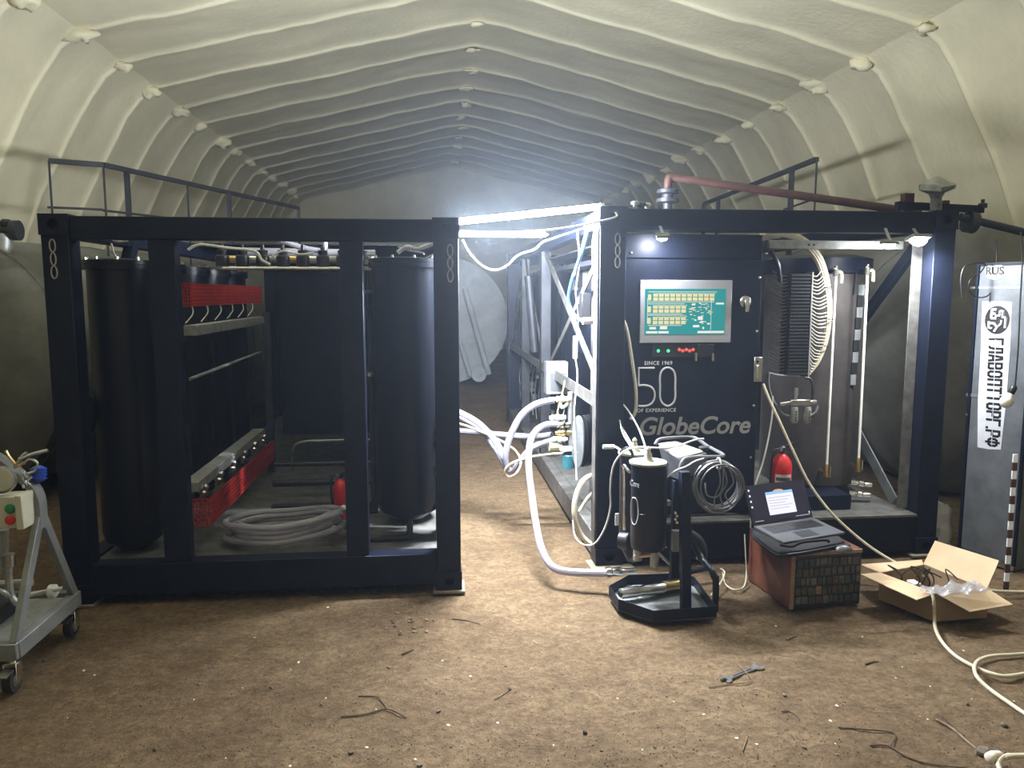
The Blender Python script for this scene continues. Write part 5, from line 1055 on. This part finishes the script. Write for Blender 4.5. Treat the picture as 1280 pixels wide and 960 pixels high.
B().lathe([(.06,-.02),(.065,-.015),(.065,.015),(.05,.02)], P(2, 600, 3.85), (0,-1,0), 20).build('pressure_gauge', 'steel', CT)
B().lathe([(.054,0),(.054,.002)], P(2, 600, 3.829), (0,-1,0), 20).build('gauge_face', 'beige_box', CT)
B().cyl(P(5, 662, 3.98), P(5, 716, 3.98), .022, 10).build('riser_pipe', 'galv', CT)
B().tube(spl([P(10, 696, 3.95), P(11, 725, 3.95), P(14, 745, 3.95), P(22, 754, 3.95), P(30, 752, 4.0)], 5), .018, 8).build('drain_hose', 'galv', CT)
B().lathe([(.03,-.03),(.03,.03)], P(11, 700, 3.95), (0,0,1), 12).build('hose_clip', 'steel', CT)
B().tube(spl([P(-10, 735, 3.9), P(3, 740, 3.9), P(10, 745, 3.92), P(4, 738, 3.93)], 5), .012, 8).build('drain_hose', 'galv', CT)
PMo = B().lathe([(.03,-.22),(.11,-.2),(.12,-.16),(.12,.12),(.10,.14),(.03,.16)], (TX0-.42, 4.0, .40), (1,0,0), 24).build('pump_motor', 'dark_steel', CT)
for q in range(8):
    B().ring((TX0-.55+.03*q, 4.0, .40), .122, .004, (1,0,0), 24, 5).build('cooling_fin', 'dark_steel', PMo)
B().box(TX0-.55, TX0-.2, 3.85, 4.15, .215, .30).build('motor_foot', 'dark_steel', CT, .004)
B().cyl((TX0-.26, 4.0, .40), (TX0-.08, 4.02, .40), .02, 10).build('shaft', 'galv', CT); B().cyl((TX0-.15, 4.1, .30), (TX0+.03, 4.1, .33), .012, 8).build('outlet', 'steel', CT)
B().lathe([(.02, 0), (.035, .01), (.035, .04), (.02, .05)], (TX0-.06, 4.12, .31), (1,0,0), 12).build('outlet', 'white_mark', CT)

# ================================================================== THINGS ON THE EARTH
def gz(p): return ground_z(p.x, p.y)
# open-end spanner
w0, w1 = G(905, 852), G(950, 834); wd = (w1-w0); WL = wd.length; wd.normalize(); wn = Vector((-wd.y, wd.x, 0)); z0 = max(gz(w0), gz(w1))+.004
def wp(x, y): v = w0+wd*(x*WL)+wn*y; return Vector((v.x, v.y, z0))
ol = [(.16,-.010),(.84,-.012),(.90,-.028),(1.0,-.030),(1.03,-.014),(.94,-.008),(.94,.010),(1.03,.020),(.99,.034),(.90,.028),(.84,.012),(.16,.010),(.10,.026),(.0,.028),(-.03,.014),(.06,.008),(.06,-.010),(-.03,-.018),(.0,-.032),(.10,-.026)]
WR = thing('spanner', 'steel open-end spanner lying on the earth', 'spanner', wp(.5, 0))
m = B(); n = len(ol); tp = [wp(x, y)+Vector((0,0,.009)) for x, y in ol]; bt = [wp(x, y) for x, y in ol]
m.add(bt+tp, [(i, (i+1) % n, (i+1) % n+n, i+n) for i in range(n)]+[(n+0,n+1,n+10,n+11),(n+1,n+2,n+5,n+6) if False else (n+1,n+2,n+5),(n+1,n+5,n+6),(n+1,n+6,n+10),(n+2,n+3,n+4,n+5),(n+6,n+7,n+8,n+9),(n+6,n+9,n+10),(n+0,n+11,n+15),(n+0,n+15,n+16),(n+11,n+12,n+15),(n+12,n+13,n+14,n+15),(n+0,n+16,n+19),(n+16,n+17,n+18,n+19)])
m.build('spanner_body', 'steel', WR)
m = B().hexa([wp(.25,-.004)+Vector((0,0,.0085)), wp(.75,-.005)+Vector((0,0,.0085)), wp(.75,.005)+Vector((0,0,.0085)), wp(.25,.004)+Vector((0,0,.0085))], [wp(.25,-.004)+Vector((0,0,.010)), wp(.75,-.005)+Vector((0,0,.010)), wp(.75,.005)+Vector((0,0,.010)), wp(.25,.004)+Vector((0,0,.010))]).build('recess_strip', 'dark_steel', WR)
def stick(pts, r, label, mt='bark', group=None, lift=.0):
    r *= .65
    pp = []
    for i, (px, py) in enumerate(pts): p = G(px, py); p.z = gz(p)+r+lift+.002; pp.append(p)
    sp = spl(pp, 4); return tag(B().tube(sp, [r*(1-.4*i/len(sp)) for i in range(len(sp))], 6).build('stick', mt), label, 'stick', group)
stick([(886, 857.5), (915, 857), (940, 855)], .006, 'brown stick lying beside the steel spanner', 'wood_chip'); stick([(920, 831), (930, 843), (941, 855)], .004, 'thin stick crossing the steel spanner', 'wood_chip', lift=.012)
stick([(426, 894), (455, 892), (484, 886), (508, 896)], .006, 'forked dark twig with two bends on the open earth'); stick([(448, 868), (470, 869), (478, 877), (484, 886)], .005, 'dark twig joining the forked twig')
stick([(1048, 910), (1080, 913), (1118, 915), (1112, 932)], .005, 'dark wire-like twig bent at its end near the stone')
stick([(1088, 932), (1110, 931), (1135, 944), (1165, 953), (1210, 957)], .006, 'long dark root lying beside the broken stick and stone'); stick([(1170, 897), (1190, 908), (1210, 925), (1222, 935)], .010, 'pale broken stick ending at the larger stone', 'wood_chip')
stick([(1178, 894), (1192, 905), (1205, 917)], .006, 'short stick alongside the pale broken stick')
stick([(977, 890), (985, 888), (996, 893), (999, 898)], .005, 'small curled black root on the earth'); stick([(928, 938), (932, 928), (934, 922)], .004, 'short straw lying alone on the earth', 'wood_chip')
stick([(983, 798), (990, 794), (996, 792)], .006, 'short pale stick beside the round shadow', 'wood_chip'); stick([(1082, 828), (1090, 825), (1098, 824)], .007, 'short thick brown stick on the earth', 'bark')
stick([(618, 870), (630, 863), (636, 859)], .004, 'thin straw beside a black pebble', 'wood_chip'); stick([(565, 770), (585, 773), (600, 777)], .005, 'dark splinter beside the unit foot', 'bark')
stick([(502, 815), (510, 812), (517, 809)], .007, 'brown splinter beside the pile of chips', 'bark')
def rock(px, py, s, name, mt, label, group=None, flat=.7, seed=None):
    p = G(px, py); z = gz(p); sd = seed or random.random()*90; m = B().ball((0,0,0), (s, s*.8, s*flat), 9, 6)
    for v in m.v: v += v.normalized()*s*.5*noise.noise(v/s*.9+Vector((sd, 0, 0)))
    a = random.random()*6; c_, s_ = math.cos(a), math.sin(a)
    for v in m.v: v.x, v.y = p.x+v.x*c_-v.y*s_, p.y+v.x*s_+v.y*c_; v.z += z+s*flat*.55
    return tag(m.build(name, mt, ang=25), label, 'stone' if mt == 'stone' else 'chip', group)
rock(1229, 940, .032, 'stone', 'stone', 'largest grey stone on the earth at the end of the broken stick'); rock(1255, 903, .018, 'stone', 'stone', 'grey stone near the cream cable')
rock(637, 858, .010, 'pebble', 'bark', 'black pebble beside the thin straw'); rock(731, 912, .012, 'pebble', 'bark', 'black pebble alone on the open earth')
rp = random.Random(21)
white = [(709,779),(622,900),(588,839),(519,947),(692,926),(458,932),(921,922),(946,930),(1204,810),(1160,895),(1150,892),(1044,931),(772,867),(842,874),(970,780),(1078,792),(1120,843),(1128,830),(1046,884),(1038,900),(104,835),(118,841),(303,856),(242,872),(318,794),(363,831),(373,823),(407,868),(282,945),(362,955),(84,895),(410,756),(553,820),(880,890),(1163,853),(1215,871),(1268,873),(470,884),(560,905),(803,935)]
for px, py in white: rock(px, py, rp.uniform(.004, .009), 'pale_chip', 'pale_chip', 'small pale chip of debris lying on the earth', 'pale chips scattered on the earth', .35)
for q in range(16): rock(498+rp.gauss(14, 16), 777+rp.gauss(3, 8), rp.uniform(.008, .016), 'bark_chip', 'wood_chip' if q % 2 else 'bark', 'bark chip in the small pile beside the unit foot', 'bark chips in the pile', .4)
for q in range(24): rock(rp.uniform(20, 1260), rp.uniform(790, 955), rp.uniform(.006, .013), 'clod', 'stone', 'small brown clod of earth lying on the floor', 'clods scattered on the earth', .6)
m = B()
for q in range(5200):
    px, py = rp.uniform(-40, 1320), 700+260*rp.random()**.8
    p = G(px, py); s = rp.uniform(.0015, .0050); z = gz(p)+s*.3; a = rp.random()*6
    m.add([(p.x+s*math.cos(a), p.y+s*math.sin(a), z-s*.5), (p.x+s*math.cos(a+2.2), p.y+s*math.sin(a+2.2), z-s*.5), (p.x+s*math.cos(a+4.1), p.y+s*math.sin(a+4.1), z-s*.5), (p.x, p.y, z+s*.9)], [(0,1,3),(1,2,3),(2,0,3),(2,1,0)])
tag(m.build('earth_crumbs', 'stone', flat=True), 'fine crumbs of earth strewn over the floor', 'earth', kind='stuff')
